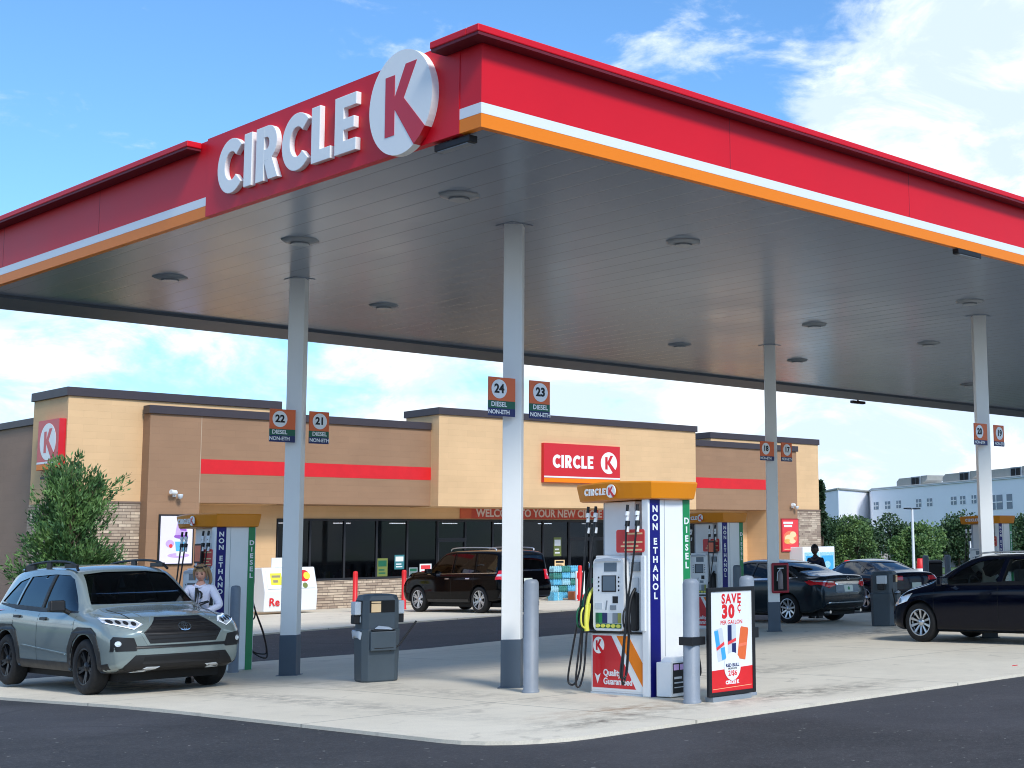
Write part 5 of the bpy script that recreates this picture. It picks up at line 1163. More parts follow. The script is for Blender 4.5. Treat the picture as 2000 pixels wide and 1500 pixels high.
# ---------------------------------------------------------------- green-grey sport utility (heading -Y)
sage = paint('sage_paint', (130, 143, 142), .22, .3)
P = dict(L=4.6, zt=[(-2.30, .98), (-2.26, 1.08), (-2.05, 1.36), (-1.86, 1.60), (-1.6, 1.65), (-.8, 1.69), (0, 1.68), (.30, 1.64), (.55, 1.53), (.90, 1.30), (1.18, 1.13), (1.35, 1.10), (1.8, 1.05), (2.1, .985), (2.22, .93), (2.30, .84)],
 zb=[(-2.3, .90), (-2.1, 1.06), (-1.2, 1.08), (0, 1.04), (1.0, 1.02), (1.3, 1.0), (2.0, .93), (2.3, .8)], wr=[(-2.3, .60), (-1.9, .62), (-1, .66), (.2, .66), (.6, .68), (1.15, .74), (1.9, .70), (2.3, .62)],
 wb=[(-2.3, .78), (-2, .84), (-1, .87), (1, .87), (1.8, .84), (2.2, .78), (2.3, .72)], wm=[(-2.3, .82), (-2.2, .88), (-1.9, .92), (0, .925), (1.9, .92), (2.15, .89), (2.3, .84)], zs=[(-2.3, .42), (-2, .30), (-1, .26), (1, .26), (1.9, .28), (2.3, .34)],
 cr=.06, front=[(.30, -.04), (.45, .02), (.62, .02), (.80, .015), (.95, -.03), (1.1, -.10)], rear=[(.3, 0), (.6, .03), (1.0, .0)], bow=(.24, .16), wheel_r=.36, fa=1.37, ra=-1.32, gap=.06, rim_r=.235, spokes=5, split=(-.14, .14), sw=(.02, .016), rimm='dalloy',
 cab=(-1.9, 1.05), side=[[(.96, 1.075), (.42, 1.49), (.25, 1.545), (-.17, 1.56), (-.17, 1.07)], [(-.24, 1.07), (-.24, 1.56), (-1.02, 1.53), (-1.12, 1.10)], [(-1.17, 1.12), (-1.09, 1.52), (-1.42, 1.46), (-1.78, 1.18)]],
 wind=[(-.70, 1.155), (.70, 1.155), (.655, 1.30), (.57, 1.555), (.3, 1.585), (-.3, 1.585), (-.57, 1.555), (-.655, 1.30)], back=[(-.6, 1.12), (.6, 1.12), (.52, 1.52), (-.52, 1.52)], wy=(.1, -1.3), seat=(-.15, .45), mirror=(.72, 1.10), mirror_m='black', doors=(1.02, -.20, -1.08), handles=((.02, .96), (-.90, .98)), handle_m='black', sglass=['cglassb']*3, wglass='cglassw')
P['trim'] = [[(.99, 1.05), (.99, 1.07), (-1.80, 1.16), (-1.80, 1.14), (-1.1, 1.08), (-.2, 1.05)], [(-.175, 1.07), (-.175, 1.56), (-.235, 1.56), (-.235, 1.07)]]
rav, dec, f, bv = make_car('sport_utility', P, 'grey green sport utility with black roof rails and wheels parked nose forward at the left', 'car', sage)
for s in 'rl':
    for cy in (1.37, -1.32):
        dec('arch_cladding', [(cy+a, b) for a, b in ((-.52, .30), (-.50, .58), (-.36, .80), (-.20, .87), (.20, .87), (.36, .80), (.50, .58), (.52, .30), (.43, .30), (.41, .50), (.32, .68), (.17, .775), (0, .79), (-.17, .775), (-.32, .68), (-.41, .50), (-.43, .30))], s, 'black', .012, .02)
    dec('sill_cladding', [(.88, .285), (.88, .40), (-.82, .40), (-.82, .285)], s, 'black', .010, .02)
gr = dec('grille', [(-.30, .985), (.30, .985), (.52, .80), (.44, .66), (-.44, .66), (-.52, .80)], 'f', 'black', .010, .03)
for z in (.94, .895, .85, .76, .71): w_ = .30+(.985-z)*1.15 if z > .8 else .52-(.80-z)*.6; dec('grille_bar', [(-w_+.03, z), (w_-.03, z), (w_-.03, z+.012), (-w_+.03, z+.012)], 'f', 'void', .013, .0, gr)
sg_ = P; dec('grille_frame', [(-.33, 1.0), (.33, 1.0), (.56, .80), (.47, .64), (-.47, .64), (-.56, .80)], 'f', sage, .006, .02)
def ring_band(rx, rz, cz, t_, cx=0, n=24):
    return [(cx+rx*math.cos(2*PI*i/n), cz+rz*math.sin(2*PI*i/n)) for i in range(n)]+[(cx+rx, cz)]+[(cx+(rx-t_)*math.cos(-2*PI*i/n), cz+(rz-t_)*math.sin(-2*PI*i/n)) for i in range(n)]+[(cx+rx-t_, cz-.0005)]
bd = dec('badge', ring_band(.085, .052, .86, .012), 'f', 'chrome', .022, .012, gr); dec('badge', ring_band(.05, .02, .875, .009), 'f', 'chrome', .022, .012, gr); dec('badge', ring_band(.022, .045, .86, .009), 'f', 'chrome', .022, .012, gr)
hl = [(.50, .90), (.56, .955), (.84, .985), (.865, .93), (.62, .845)]
for p in (hl, mir(hl)):
    h = dec('headlight', p, 'f', 'clearlens', .010, .02); s_ = 1 if p is hl else -1
    for i, x in enumerate((.60, .67, .74, .81)): dec('lamp_cell', circ(s_*x, .915+.01*i, .026, 10), 'f', 'ink', .013, 0, h)
    e_ = [(.51, .905), (.565, .962), (.83, .990), (.83, .980), (.57, .950), (.522, .905)]; dec('running_light', e_ if s_ > 0 else mir(e_), 'f', 'drl', .014, .0, h)
    e_ = [(.53, .90), (.62, .842), (.855, .92), (.855, .930), (.62, .852), (.538, .905)]; dec('running_light', e_ if s_ > 0 else mir(e_), 'f', 'drl', .014, .0, h)
    e_ = [(.60, .575), (.58, .60), (.63, .74), (.84, .76), (.865, .72), (.865, .575)]; fg = dec('fog_surround', e_ if s_ > 0 else mir(e_), 'f', 'black', .008, .02); dec('fog_lamp', circ(s_*.80, .67, .035, 14), 'f', 'clearlens', .012, 0, fg)
dec('grille_lip', [(-.60, .60), (-.60, .635), (.60, .635), (.60, .60)], 'f', 'black', .010, .02)
for s in 'rl': dec('bumper_side', [(1.82, .29), (1.84, .40), (2.02, .42), (2.02, .29)], s, 'black', .010, .02)
dec('lower_intake', [(-.76, .34), (-.60, .52), (.60, .52), (.76, .34)], 'f', 'black', .008, .02); dec('intake_mesh', [(-.52, .40), (-.50, .495), (.50, .495), (.52, .40)], 'f', 'void', .010, .0)
dec('lower_bumper', [(-.74, .28), (-.74, .36), (-.70, .34), (.70, .34), (.74, .36), (.74, .28)], 'f', 'black', .010, .02)
for p in ([(-.60, .30), (-.46, .37), (-.30, .365), (-.42, .30)],): dec('skid_trim', p, 'f', 'clearlens', .016, .01); dec('skid_trim', mir(p), 'f', 'clearlens', .016, .01)
for s in (-1, 1):
    P0 = [(s*.60, -1.55, 1.60), (s*.60, -1.45, 1.685), (s*.605, -.8, 1.735), (s*.605, -.2, 1.735), (s*.61, .18, 1.70), (s*.625, .38, 1.615)]
    rl_ = M().tube(smooth(P0, 4), .019, 8); rl_.box((s*.60-.02, -1.5, 1.6), (s*.60+.02, -1.2, 1.69)).box((s*.605-.02, -.1, 1.64), (s*.605+.02, .30, 1.70)).box((s*.605-.015, -.75, 1.62), (s*.605+.015, -.6, 1.73)); rl_.build('roof_rail', 'black', rav, bev=.006)
for p in ([(.60, 1.28), (.615, 1.28), (.60, 2.12), (.585, 2.12)],): dec('hood_gap', p, 't', 'void', .0015, 0, step=.1); dec('hood_gap', mir(p), 't', 'void', .0015, 0, step=.1); dec('hood_crease', [(x_-.16, y_) for x_, y_ in p], 't', sage, .007, .006, step=.1); dec('hood_crease', mir([(x_-.16, y_) for x_, y_ in p]), 't', sage, .007, .006, step=.1)
for s in 'rl': dec('side_crease', [(1.0, .90), (1.0, .915), (-1.9, .955), (-1.9, .94)], s, sage, .010, .012); dec('door_crease', [(.80, .50), (.82, .515), (-.70, .60), (-.74, .585)], s, sage, .012, .014)
M().box((-.45, -2.08, 1.60), (.45, -1.75, 1.64)).build('spoiler', sage, rav, bev=.015)
for p in ([(.55, .95), (.60, 1.08), (.88, 1.06), (.88, .96)],): dec('tail_light', p, 'b', 'redlens', .01, .02); dec('tail_light', mir(p), 'b', 'redlens', .01, .02)
place(rav, -2.34, 6.10, -.055, R(180-1.5))
# ---------------------------------------------------------------- dark grey sedan seen from behind (heading +Y)
cg = paint('charcoal_paint', (30, 42, 50), .22, .2, .6)
P = dict(L=4.86, zt=[(-2.43, .93), (-2.40, 1.03), (-2.30, 1.085), (-1.95, 1.10), (-1.80, 1.115), (-1.35, 1.29), (-.95, 1.40), (-.5, 1.45), (.1, 1.455), (.35, 1.42), (.8, 1.22), (1.2, 1.05), (1.4, .99), (2.0, .89), (2.3, .78), (2.43, .62)],
 zb=[(-2.43, .84), (-2.2, .98), (-1, .98), (.5, .94), (1.3, .90), (2.1, .80), (2.43, .6)], wr=[(-2.43, .66), (-1.9, .70), (-1.3, .60), (-.8, .56), (.2, .57), (.8, .64), (1.3, .70), (2.43, .6)], wb=[(-2.43, .76), (-2, .83), (-1, .86), (1, .86), (2, .82), (2.43, .7)],
 wm=[(-2.43, .80), (-2.2, .87), (-1.8, .905), (0, .91), (1.9, .90), (2.43, .78)], zs=[(-2.43, .33), (-2, .24), (0, .20), (2, .20), (2.43, .26)], cr=.05, front=[(.25, -.05), (.5, .03), (.8, -.03)], rear=[(.25, -.10), (.45, .02), (.62, .03), (.9, 0), (1.03, .05), (1.15, -.02)], bow=(.28, .20), wheel_r=.335, fa=1.42, ra=-1.36, gap=.045, rim_r=.225, spokes=9, sw=(.022, .018),
 cab=(-1.35, 1.15), side=[[(.98, .99), (.45, 1.29), (.15, 1.36), (-.16, 1.375), (-.16, .99)], [(-.23, .99), (-.23, 1.375), (-.75, 1.345), (-1.08, 1.24), (-1.10, 1.01)], [(-1.15, 1.02), (-1.13, 1.22), (-1.52, 1.06)]],
 wind=[(-.60, 1.06), (.60, 1.06), (.50, 1.37), (-.50, 1.37)], back=[(-.64, 1.15), (.64, 1.15), (.55, 1.31), (.47, 1.375), (-.47, 1.375), (-.55, 1.31)], wy=(.0, -.9), seat=(-.15, .35), mirror=(.75, 1.0), doors=(.95, -.2, -1.15), handles=((-.02, .86), (-1.0, .88)), trim=[[(.95, .965), (.95, .985), (-1.55, 1.045), (-1.60, 1.03), (-1.1, .98)], [(-1.55, 1.03), (-1.60, 1.04), (-1.10, 1.27), (-1.06, 1.25)]], trim_m='chrome', glass='cglassb')
camry, dec, f, bv = make_car('sedan', P, 'dark grey sedan seen from behind with red tail lights, beside the extinguisher column', 'car', cg)
tl = [(.40, .86), (.46, .945), (.84, .97), (.88, .90), (.60, .80)]
for p in (tl, mir(tl)):
    a = dec('tail_light', p, 'b', 'redlens', .012, .03); s_ = 1 if p is tl else -1
    q = [(.47, .915), (.50, .945), (.84, .965), (.84, .935)]; dec('clear_strip', q if s_ > 0 else mir(q), 'b', 'clearlens', .015, .0, a)
for s in 'rl': dec('tail_light', [(-2.24, .88), (-2.22, .965), (-1.88, .945), (-2.05, .86)], s, 'redlens', .010, .02)
dec('deck_garnish', [(-.40, .86), (-.46, .92), (-.40, .935), (.40, .935), (.46, .92), (.40, .86)], 'b', 'chrome', .012, .01)
dec('plate_recess', [(-.42, .70), (-.40, .855), (.40, .855), (.42, .70), (.36, .68), (-.36, .68)], 'b', 'mgrey', .008, .01)
pl = dec('licence_plate', rrect(-.155, .70, .155, .845, .01, 2), 'b', 'plate_', .016, .008); dec('plate_print', circ(0, .775, .04, 10), 'b', 'green', .018, 0, pl)
dec('badge', ring_band(.06, .035, 1.0, .012), 'b', 'chrome', .014, .01)
dec('bumper_line', [(-.70, .44), (-.60, .475), (.60, .475), (.70, .44), (.58, .455), (-.58, .455)], 'b', 'chrome', .010, .01); dec('diffuser', [(-.78, .24), (-.66, .42), (.66, .42), (.78, .24)], 'b', 'black', .008, .01)
M().cyl((-.55, -2.36, .26), (-.55, -2.2, .26), .035).cyl((.55, -2.36, .26), (.55, -2.2, .26), .035).build('exhaust', 'chrome', camry)
place(camry, 14.42, 8.42, 0, R(0))
# ---------------------------------------------------------------- black large sport utility at the shop (heading +Y)
bp_ = mat('black_paint', (5, 5, 8), .07, spec=.12)
P = dict(L=5.05, zt=[(-2.52, 1.02), (-2.50, 1.15), (-2.44, 1.50), (-2.36, 1.74), (-2.1, 1.82), (-1, 1.85), (.1, 1.84), (.40, 1.79), (.65, 1.66), (1.02, 1.38), (1.16, 1.27), (1.9, 1.23), (2.34, 1.17), (2.46, 1.08), (2.52, .9)],
 zb=[(-2.52, .95), (-2.3, 1.12), (0, 1.12), (1.2, 1.11), (2.2, 1.03), (2.52, .85)], wr=[(-2.52, .74), (-2.2, .76), (-1, .77), (.3, .76), (1.2, .84), (2.52, .74)], wb=[(-2.52, .84), (-2.2, .90), (0, .92), (1.8, .90), (2.52, .78)], wm=[(-2.52, .90), (-2.35, .96), (0, .97), (2.1, .96), (2.4, .92), (2.52, .86)], zs=[(-2.52, .42), (-2, .32), (0, .27), (2, .28), (2.52, .36)],
 cr=.06, front=[(.3, -.05), (.6, .02), (1.0, 0), (1.1, -.05)], rear=[(.4, .02), (.7, .06), (1.0, .0), (1.7, -.02)], bow=(.14, .08), wheel_r=.385, fa=1.56, ra=-1.45, gap=.06, rim_r=.27, spokes=6, split=(-.16, .16), sw=(.024, .022), cab=(-2.2, 1.2),
 side=[[(.98, 1.175), (.58, 1.60), (.40, 1.70), (-.10, 1.73), (-.10, 1.16)], [(-.17, 1.16), (-.17, 1.73), (-1.10, 1.73), (-1.15, 1.40), (-1.15, 1.16)], [(-1.24, 1.16), (-1.20, 1.72), (-2.10, 1.68), (-2.24, 1.20)]],
 wind=[(-.76, 1.32), (.76, 1.32), (.68, 1.73), (-.68, 1.73)], back=[(-.72, 1.20), (.72, 1.20), (.68, 1.66), (-.68, 1.66)], wy=(.1, -1.7), seat=(-.1, .55), mirror=(.85, 1.18), mirror_m=bp_, doors=(1.15, -.13, -1.2), handles=((.05, 1.0), (-.95, 1.0)), handle_m='chrome', trim=[[(1.12, 1.125), (1.12, 1.145), (-2.2, 1.17), (-2.2, 1.15)]], trim_m='chrome')
exped, dec, f, bv = make_car('sport_utility', P, 'large black sport utility with silver wheels parked facing the shop windows', 'car', bp_)
for s in 'rl': dec('tail_light', [(-2.47, .98), (-2.44, 1.24), (-2.28, 1.22), (-2.22, .96)], s, 'redlens', .012, .03)
for p in ([(.66, .95), (.66, 1.24), (.86, 1.22), (.90, .96)],):
    for q in (p, mir(p)): a = dec('tail_light', q, 'b', 'redlens', .012, .03)
for s in 'rl': dec('lamp_band', [(-2.465, 1.06), (-2.45, 1.13), (-2.27, 1.12), (-2.26, 1.06)], s, 'clearlens', .016, .0)
dec('licence_plate', rrect(-.155, .86, .155, .99, .01, 2), 'b', 'plate_', .016, .008); dec('rear_bumper', [(-.92, .45), (-.92, .62), (.92, .62), (.92, .45)], 'b', 'black', .01, .02)
for s in 'rl': dec('sill', [(1.05, .32), (1.05, .40), (-.95, .40), (-.95, .32)], s, 'black', .008, .02); dec('headlight', [(2.34, .96), (2.26, 1.06), (2.02, 1.06), (2.2, .94)], s, 'clearlens', .01, .02)
for s in (-1, 1):
    M().tube(smooth([(s*.70, -1.95, 1.80), (s*.70, -1.8, 1.875), (s*.70, -.6, 1.91), (s*.70, .1, 1.89), (s*.70, .22, 1.82)], 4), .018, 8).build('roof_rail', 'alloy', exped)
place(exped, 15.68, 21.45, 0, R(0))
ex2 = copy_tree(exped); place(ex2, 25.4, 5.0, 0.10, R(180)); ex2['label'] = 'dark high car at the right edge, showing above the roof of the black hatchback'
# ---------------------------------------------------------------- black hatchback on the right (heading +Y)
nb = paint('navy_black_paint', (4, 8, 24), .07, 0, 0)
P = dict(L=4.3, zt=[(-2.15, .95), (-2.1, 1.1), (-1.9, 1.34), (-1.6, 1.43), (-.8, 1.47), (0, 1.47), (.3, 1.43), (.75, 1.24), (1.15, 1.04), (1.35, .985), (1.8, .88), (2.02, .78), (2.10, .70), (2.15, .60)],
 zb=[(-2.15, .85), (-1.9, .98), (-1, .97), (.3, .95), (1.2, .91), (1.8, .80), (2.15, .55)], wr=[(-2.15, .6), (-1.7, .58), (0, .58), (.8, .64), (1.3, .68), (2.15, .56)], wb=[(-2.15, .74), (-1.8, .82), (0, .845), (1.2, .84), (1.9, .78), (2.15, .66)], wm=[(-2.15, .80), (-2, .87), (0, .895), (1.7, .89), (2.0, .84), (2.15, .74)], zs=[(-2.15, .33), (-1.8, .22), (0, .19), (1.8, .19), (2.15, .24)],
 cr=.05, front=[(.2, -.02), (.35, .03), (.6, .02), (.8, -.06)], rear=[(.3, 0), (1, .0)], bow=(.34, .15), wheel_r=.33, fa=1.30, ra=-1.33, gap=.045, rim_r=.222, spokes=10, sw=(.012, .022), cab=(-1.7, 1.1), side=[[(.90, .97), (.46, 1.22), (.20, 1.33), (-.20, 1.38), (-.36, 1.38), (-.30, .97)], [(-.40, .97), (-.46, 1.38), (-1.05, 1.36), (-1.12, 1.0)], [(-1.18, 1.02), (-1.12, 1.35), (-1.6, 1.24), (-1.66, 1.10)]],
 wind=[(-.58, 1.03), (.58, 1.03), (.49, 1.37), (-.49, 1.37)], back=[(-.5, 1.05), (.5, 1.05), (.42, 1.32), (-.42, 1.32)], wy=(.1, -1.2), seat=(-.28, .30), mirror=(.70, .98), doors=(.98, -.35, -1.15), handles=((-.12, .82), (-1.05, .84)), glass='cglass2', sglass=['cglass2', 'cglass2', 'cglass'], trim=[[(.93, .945), (.93, .96), (-1.66, 1.06), (-1.66, 1.04), (-1.1, .955)]])
golf, dec, f, bv = make_car('hatchback', P, 'black hatchback at the right edge with silver ten spoke wheels', 'car', nb)
for s in 'rl':
    h = dec('headlight', [(1.83, .60), (1.78, .73), (1.44, .82), (1.55, .68)], s, 'clearlens', .006, .02); dec('lamp_cell', circ(1.72, .69, .04, 12), s, 'lcd', .010, 0, h)
    dec('side_crease', [(1.0, .70), (1.0, .712), (-1.75, .745), (-1.75, .733)], s, nb, .010, .012)
for p in ([(.45, .60), (.45, .70), (.80, .78), (.80, .62)],): dec('headlight', p, 'f', 'clearlens', .008, .02); dec('headlight', mir(p), 'f', 'clearlens', .008, .02)
for p in ([(.46, .84), (.46, .98), (.80, .98), (.80, .86)],): dec('tail_light', p, 'b', 'redlens', .01, .02); dec('tail_light', mir(p), 'b', 'redlens', .01, .02)
dec('licence_plate', rrect(-.155, .70, .155, .83, .01, 2), 'b', 'plate_', .012, .008)
dec('grille', [(-.42, .60), (-.42, .67), (.42, .67), (.42, .60)], 'f', 'black', .008, .02); dec('lower_intake', [(-.70, .26), (-.60, .42), (.60, .42), (.70, .26)], 'f', 'void', .008, .02)
for s in (-1, 1): M().tube(smooth([(s*.575, -1.5, 1.40), (s*.575, -1.35, 1.47), (s*.575, -.6, 1.495), (s*.575, .05, 1.48), (s*.58, .2, 1.44)], 4), .014, 8).build('roof_rail', 'alloy', golf)
place(golf, 10.33, -.86, 0, R(0)); golf.matrix_basis = golf.matrix_basis @ Matrix.Diagonal((1, 1, 1.045, 1))
# ---------------------------------------------------------------- dark coupe behind (heading +Y)
db = paint('midnight_paint', (12, 18, 38), .10, 0, 0)
P = dict(L=4.78, zt=[(-2.39, .90), (-2.34, 1.0), (-2.2, 1.03), (-1.85, 1.04), (-1.3, 1.20), (-.8, 1.34), (-.3, 1.38), (.1, 1.37), (.5, 1.24), (.95, 1.04), (1.2, 1.0), (2.0, .92), (2.3, .80), (2.39, .66)],
 zb=[(-2.39, .82), (-2.1, .94), (-1, .97), (.5, .93), (1.2, .90), (2.1, .82), (2.39, .6)], wr=[(-2.39, .66), (-1.9, .68), (-1.1, .58), (-.3, .55), (.3, .58), (1.1, .70), (2.39, .6)], wb=[(-2.39, .78), (-2, .86), (-1.2, .88), (1, .87), (2, .84), (2.39, .7)], wm=[(-2.39, .84), (-2.2, .92), (-1.4, .955), (0, .94), (1.9, .93), (2.39, .80)], zs=[(-2.39, .33), (-2, .24), (0, .18), (2, .18), (2.39, .24)],
 cr=.05, front=[(.25, 0), (.8, 0)], rear=[(.25, -.05), (.5, .03), (.9, 0)], bow=(.25, .18), wheel_r=.34, fa=1.42, ra=-1.30, gap=.045, rim_r=.24, spokes=5, split=(-.14, .14), cab=(-1.2, .95), side=[[(.72, .98), (.30, 1.25), (-.10, 1.31), (-.50, 1.29), (-.95, 1.16), (-1.0, 1.0)], [(-1.06, 1.01), (-1.04, 1.13), (-1.35, 1.04)]],
 wind=[(-.6, 1.06), (.6, 1.06), (.48, 1.30), (-.48, 1.30)], back=[(-.6, 1.08), (.6, 1.08), (.47, 1.28), (-.47, 1.28)], wy=(-.1, -.7), seat=(-.3, .28), mirror=(.55, .98), doors=(.7, -1.03), handles=((-.75, .84),))
coupe, dec, f, bv = make_car('coupe', P, 'low midnight blue coupe in the distance between the grey sedan and the second service bin', 'car', db)
for p in ([(.42, .80), (.42, .92), (.86, .92), (.86, .82)],):
    for q in (p, mir(p)): dec('tail_light', q, 'b', 'redlens', .012, .02)
dec('licence_plate', rrect(-.155, .60, .155, .74, .01, 2), 'b', 'plate_', .016, .008); dec('rear_bumper', [(-.8, .3), (-.7, .5), (.7, .5), (.8, .3)], 'b', 'black', .008, .01)
place(coupe, 21.0, 10.6, 0, R(-17))
# ================================================================== vegetation and the far side
def leafmat(name, c, c2):
    m = mat(name, c, .6)
    def fn(t, co, b):
        n = t.nodes.new('ShaderNodeTexNoise'); n.inputs['Scale'].default_value = 1.7; n.inputs['Detail'].default_value = 4; t.links.new(co, n.inputs['Vector'])
        r = t.nodes.new('ShaderNodeValToRGB'); r.color_ramp.elements[0].position = .35; r.color_ramp.elements[1].position = .68; r.color_ramp.elements[0].color = tuple(lin(c))+(1,); r.color_ramp.elements[1].color = tuple(lin(c2))+(1,)
        t.links.new(n.outputs['Fac'], r.inputs[0]); t.links.new(r.outputs[0], b.inputs['Base Color'])
    return setbc(m, fn)
K['leafA'] = leafmat('leaf_green', (38, 78, 40), (104, 140, 74)); K['leafB'] = leafmat('oak_leaf', (40, 66, 42), (72, 100, 58)); K['leafC'] = leafmat('light_leaf', (64, 96, 52), (110, 138, 74)); K['leafD'] = leafmat('conifer_leaf', (34, 60, 44), (58, 84, 56))
def leaves(rnd, pts, ln, wd, up=0.):
    v = []; f_ = []
    for p, d in pts:
        d = (d+Vector((rnd.gauss(0, .5), rnd.gauss(0, .5), rnd.gauss(0, .5)+up))).normalized(); s = d.cross(Vector((rnd.gauss(0, 1), rnd.gauss(0, 1), rnd.gauss(0, 1)))).normalized()
        l = ln*rnd.uniform(.6, 1.3); w_ = wd*rnd.uniform(.7, 1.2); n = d.cross(s)*w_*.25; i = len(v)
        v += [p, p+d*l*.5+s*w_+n, p+d*l, p+d*l*.5-s*w_+n]; f_ += [(i, i+1, i+2), (i, i+2, i+3)]
    return v, f_
# the young narrow-leaved tree at the left
def young_tree(x, y, h):
    rnd = random.Random(11); t = empty('young_tree', (x, y, 0), 0, 'bushy young tree with narrow light leaves left of the store', 'tree')
    tr = M().tube(smooth([(0, 0, 0), (.03, .02, .8), (-.03, .0, 1.8), (.02, .04, 3.0), (0, 0, h*.9)], 4), .06, 8, 0, .008); br = M(); pts = []
    for i in range(130):
        z = rnd.uniform(.35, h*.86); a = rnd.uniform(0, 2*PI); q = z/h; R_ = 1.5*(1-.80*max(0, (q-.25)/.75)**1.0)*rnd.uniform(.55, 1.08)*(0.75 if q < .12 else 1)
        p0 = Vector((0, 0, z*.8)); e = Vector((math.cos(a)*R_, math.sin(a)*R_, z+rnd.uniform(.1, .75))); mid = (p0+e)/2+Vector((0, 0, -.08+rnd.uniform(-.1, .1)))
        path = smooth([p0, mid, e], 6); br.tube(path, .014, 5, 0, .003)
        for k in range(len(path)*12):
            u = rnd.uniform(.25, 1.0); j = min(len(path)-2, int(u*(len(path)-1))); p = path[j].lerp(path[j+1], rnd.random()); pts.append((p+Vector((rnd.gauss(0, .085), rnd.gauss(0, .085), rnd.gauss(0, .085))), (path[j+1]-path[j]).normalized()))
    for a, R_, z in ((3.6, 1.95, 1.4), (-.8, 1.7, 3.9), (-.6, 1.5, 4.1), (3.9, 2.1, 1.6), (.5, .3, 4.75), (2.5, .35, 4.6)):
        p0 = Vector((0, 0, z*.7)); e = Vector((math.cos(a)*R_, math.sin(a)*R_, z)); path = smooth([p0, (p0+e)/2, e], 8); br.tube(path, .012, 5, 0, .003)
        for k in range(90): u = rnd.uniform(.3, 1); j = int(u*(len(path)-2)); pts.append((path[j]+Vector((rnd.gauss(0, .05), rnd.gauss(0, .05), rnd.gauss(0, .05))), (path[j+1]-path[j]).normalized()))
    tr.build('trunk', 'bark', t); br.build('branches', 'bark', t)
    v, f_ = leaves(rnd, pts, .16, .026, .35); M().add(v, f_).build('crown', 'leafA', t)
young_tree(5.25, 25.4, 4.65)
def far_tree(name, h, r, m_, seed, n, label, x, y, ls=.16, base=.28, conif=False):
    rnd = random.Random(seed); t = empty(name, (x, y, 0), 0, label, 'tree', 'trees beyond the store')
    M().tube(smooth([(0, 0, 0), (.1, .05, h*.3), (0, .1, h*.7)], 4), .03*h, 7, 0, .008*h).build('trunk', 'bark', t)
    br = M(); pts = []
    blobs = []
    for i in range(26):
        a = rnd.uniform(0, 2*PI); q = rnd.uniform(0, 1)
        if conif: z = h*(base+(1-base)*q); rr_ = r*(1-q)**.8*rnd.uniform(.3, .8)
        else: z = h*(base+.08+(.82-base)*q); rr_ = r*math.sqrt(max(.05, 1-(2*q-.75)**2*.75))*rnd.uniform(.25, .85)
        c = Vector((math.cos(a)*rr_, math.sin(a)*rr_, z)); blobs.append((c, r*rnd.uniform(.22, .42)*(.6 if conif else 1))); br.tube([(0, 0, h*.25), (c.x*.5, c.y*.5, (h*.25+z)/2), c], .012*h, 5, 0, .003*h)
    br.build('branches', 'bark', t)
    for i in range(n):
        c, s = rnd.choice(blobs); d = Vector((rnd.gauss(0, 1), rnd.gauss(0, 1), rnd.gauss(0, .8))).normalized(); pts.append((c+d*s*rnd.uniform(.55, 1.05), d))
    v, f_ = leaves(rnd, pts, ls*2, ls); M().add(v, f_).build('crown', m_, t); return t
far_tree('leafy_tree', 3.4, 1.35, 'leafC', 21, 9000, 'light green tree right of the store, in front of the darker trees', 49.4, 33.3, .06, .1)
far_tree('conifer_tree', 4.9, .55, 'leafD', 5, 5000, 'tall thin dark conifer right against the right end of the store', 43.4, 30.6, .09, .05, True)
tl_ = [(81.3, 60.6, 6.0, 3.9, 'dark round tree behind the light green tree, next to the store'), (84.5, 60.6, 6.1, 3.4, 'dark tree just right of the light green tree'), (88.4, 59.9, 6.2, 3.6, 'dark tree left of the white lamp post'), (92.7, 60.6, 5.0, 3.2, 'lower dark tree behind the white lamp post'), (85.0, 54.4, 5.0, 3.3, 'wide olive green tree right of the white lamp post'), (89.5, 53.8, 5.6, 3.4, 'dark tree between the lamp post and the farthest pump'),
 (99.6, 60.0, 6.9, 3.3, 'tree with pointed top left of the farthest pump'), (96.5, 56.8, 5.6, 3.0, 'tree hidden behind the farthest pump'), (98.2, 54.2, 5.9, 3.4, 'tree right of the column with plates 20 and 19'), (91.5, 47.6, 6.0, 3.6, 'dark tree at the right edge behind the hatchback')]
for i, (x, y, h, r, lb) in enumerate(tl_): far_tree('oak_tree', h*.66, r*.85, 'leafB' if i not in (4,) else 'leafC', 40+i, 8000, lb, x, y, .11, .12)
# far white building
K['wwall'] = mat('white_stucco', (236, 238, 243), .8, var=.03, vscale=.2); K['wwin'] = mat('far_window', (92, 116, 134), .2); K['hv'] = mat('hvac_metal', (150, 150, 142), .55, var=.1, vscale=1)
wb_ = empty('white_building', (140, 95, 0), 0, 'long white building with small dark windows and rooftop machines beyond the trees', 'building')
fp = [(138.2, 107.9), (133.2, 101.5), (144.3, 105.1), (139.4, 100.9), (128.2, 71.3), (110.0, 22.0), (150, 15), (185, 105)]
wl = M()
vs = [(x, y, 0) for x, y in fp]+[(x, y, 9.2) for x, y in fp]; n = len(fp)
wl.add(vs, [(i, (i+1) % n, n+(i+1) % n, n+i)[::-1] for i in range(n)]+[tuple(range(n, 2*n))[::-1]]); wl.build('wall', 'wwall', wb_, True)
re_ = M()
for a_, b_ in zip(fp[:4], fp[1:5]): re_.cyl((a_[0], a_[1], 9.32), (b_[0], b_[1], 9.32), .17, None, 6)
re_.build('roof_coping', 'hv', wb_, True)
A = Vector((139.4, 100.9)); B = Vector((128.2, 71.3)); dd = (B-A).normalized(); nn_ = Vector((dd.y, -dd.x)); FW = frame((A.x, A.y, 0), (dd.x, dd.y, 0)); 
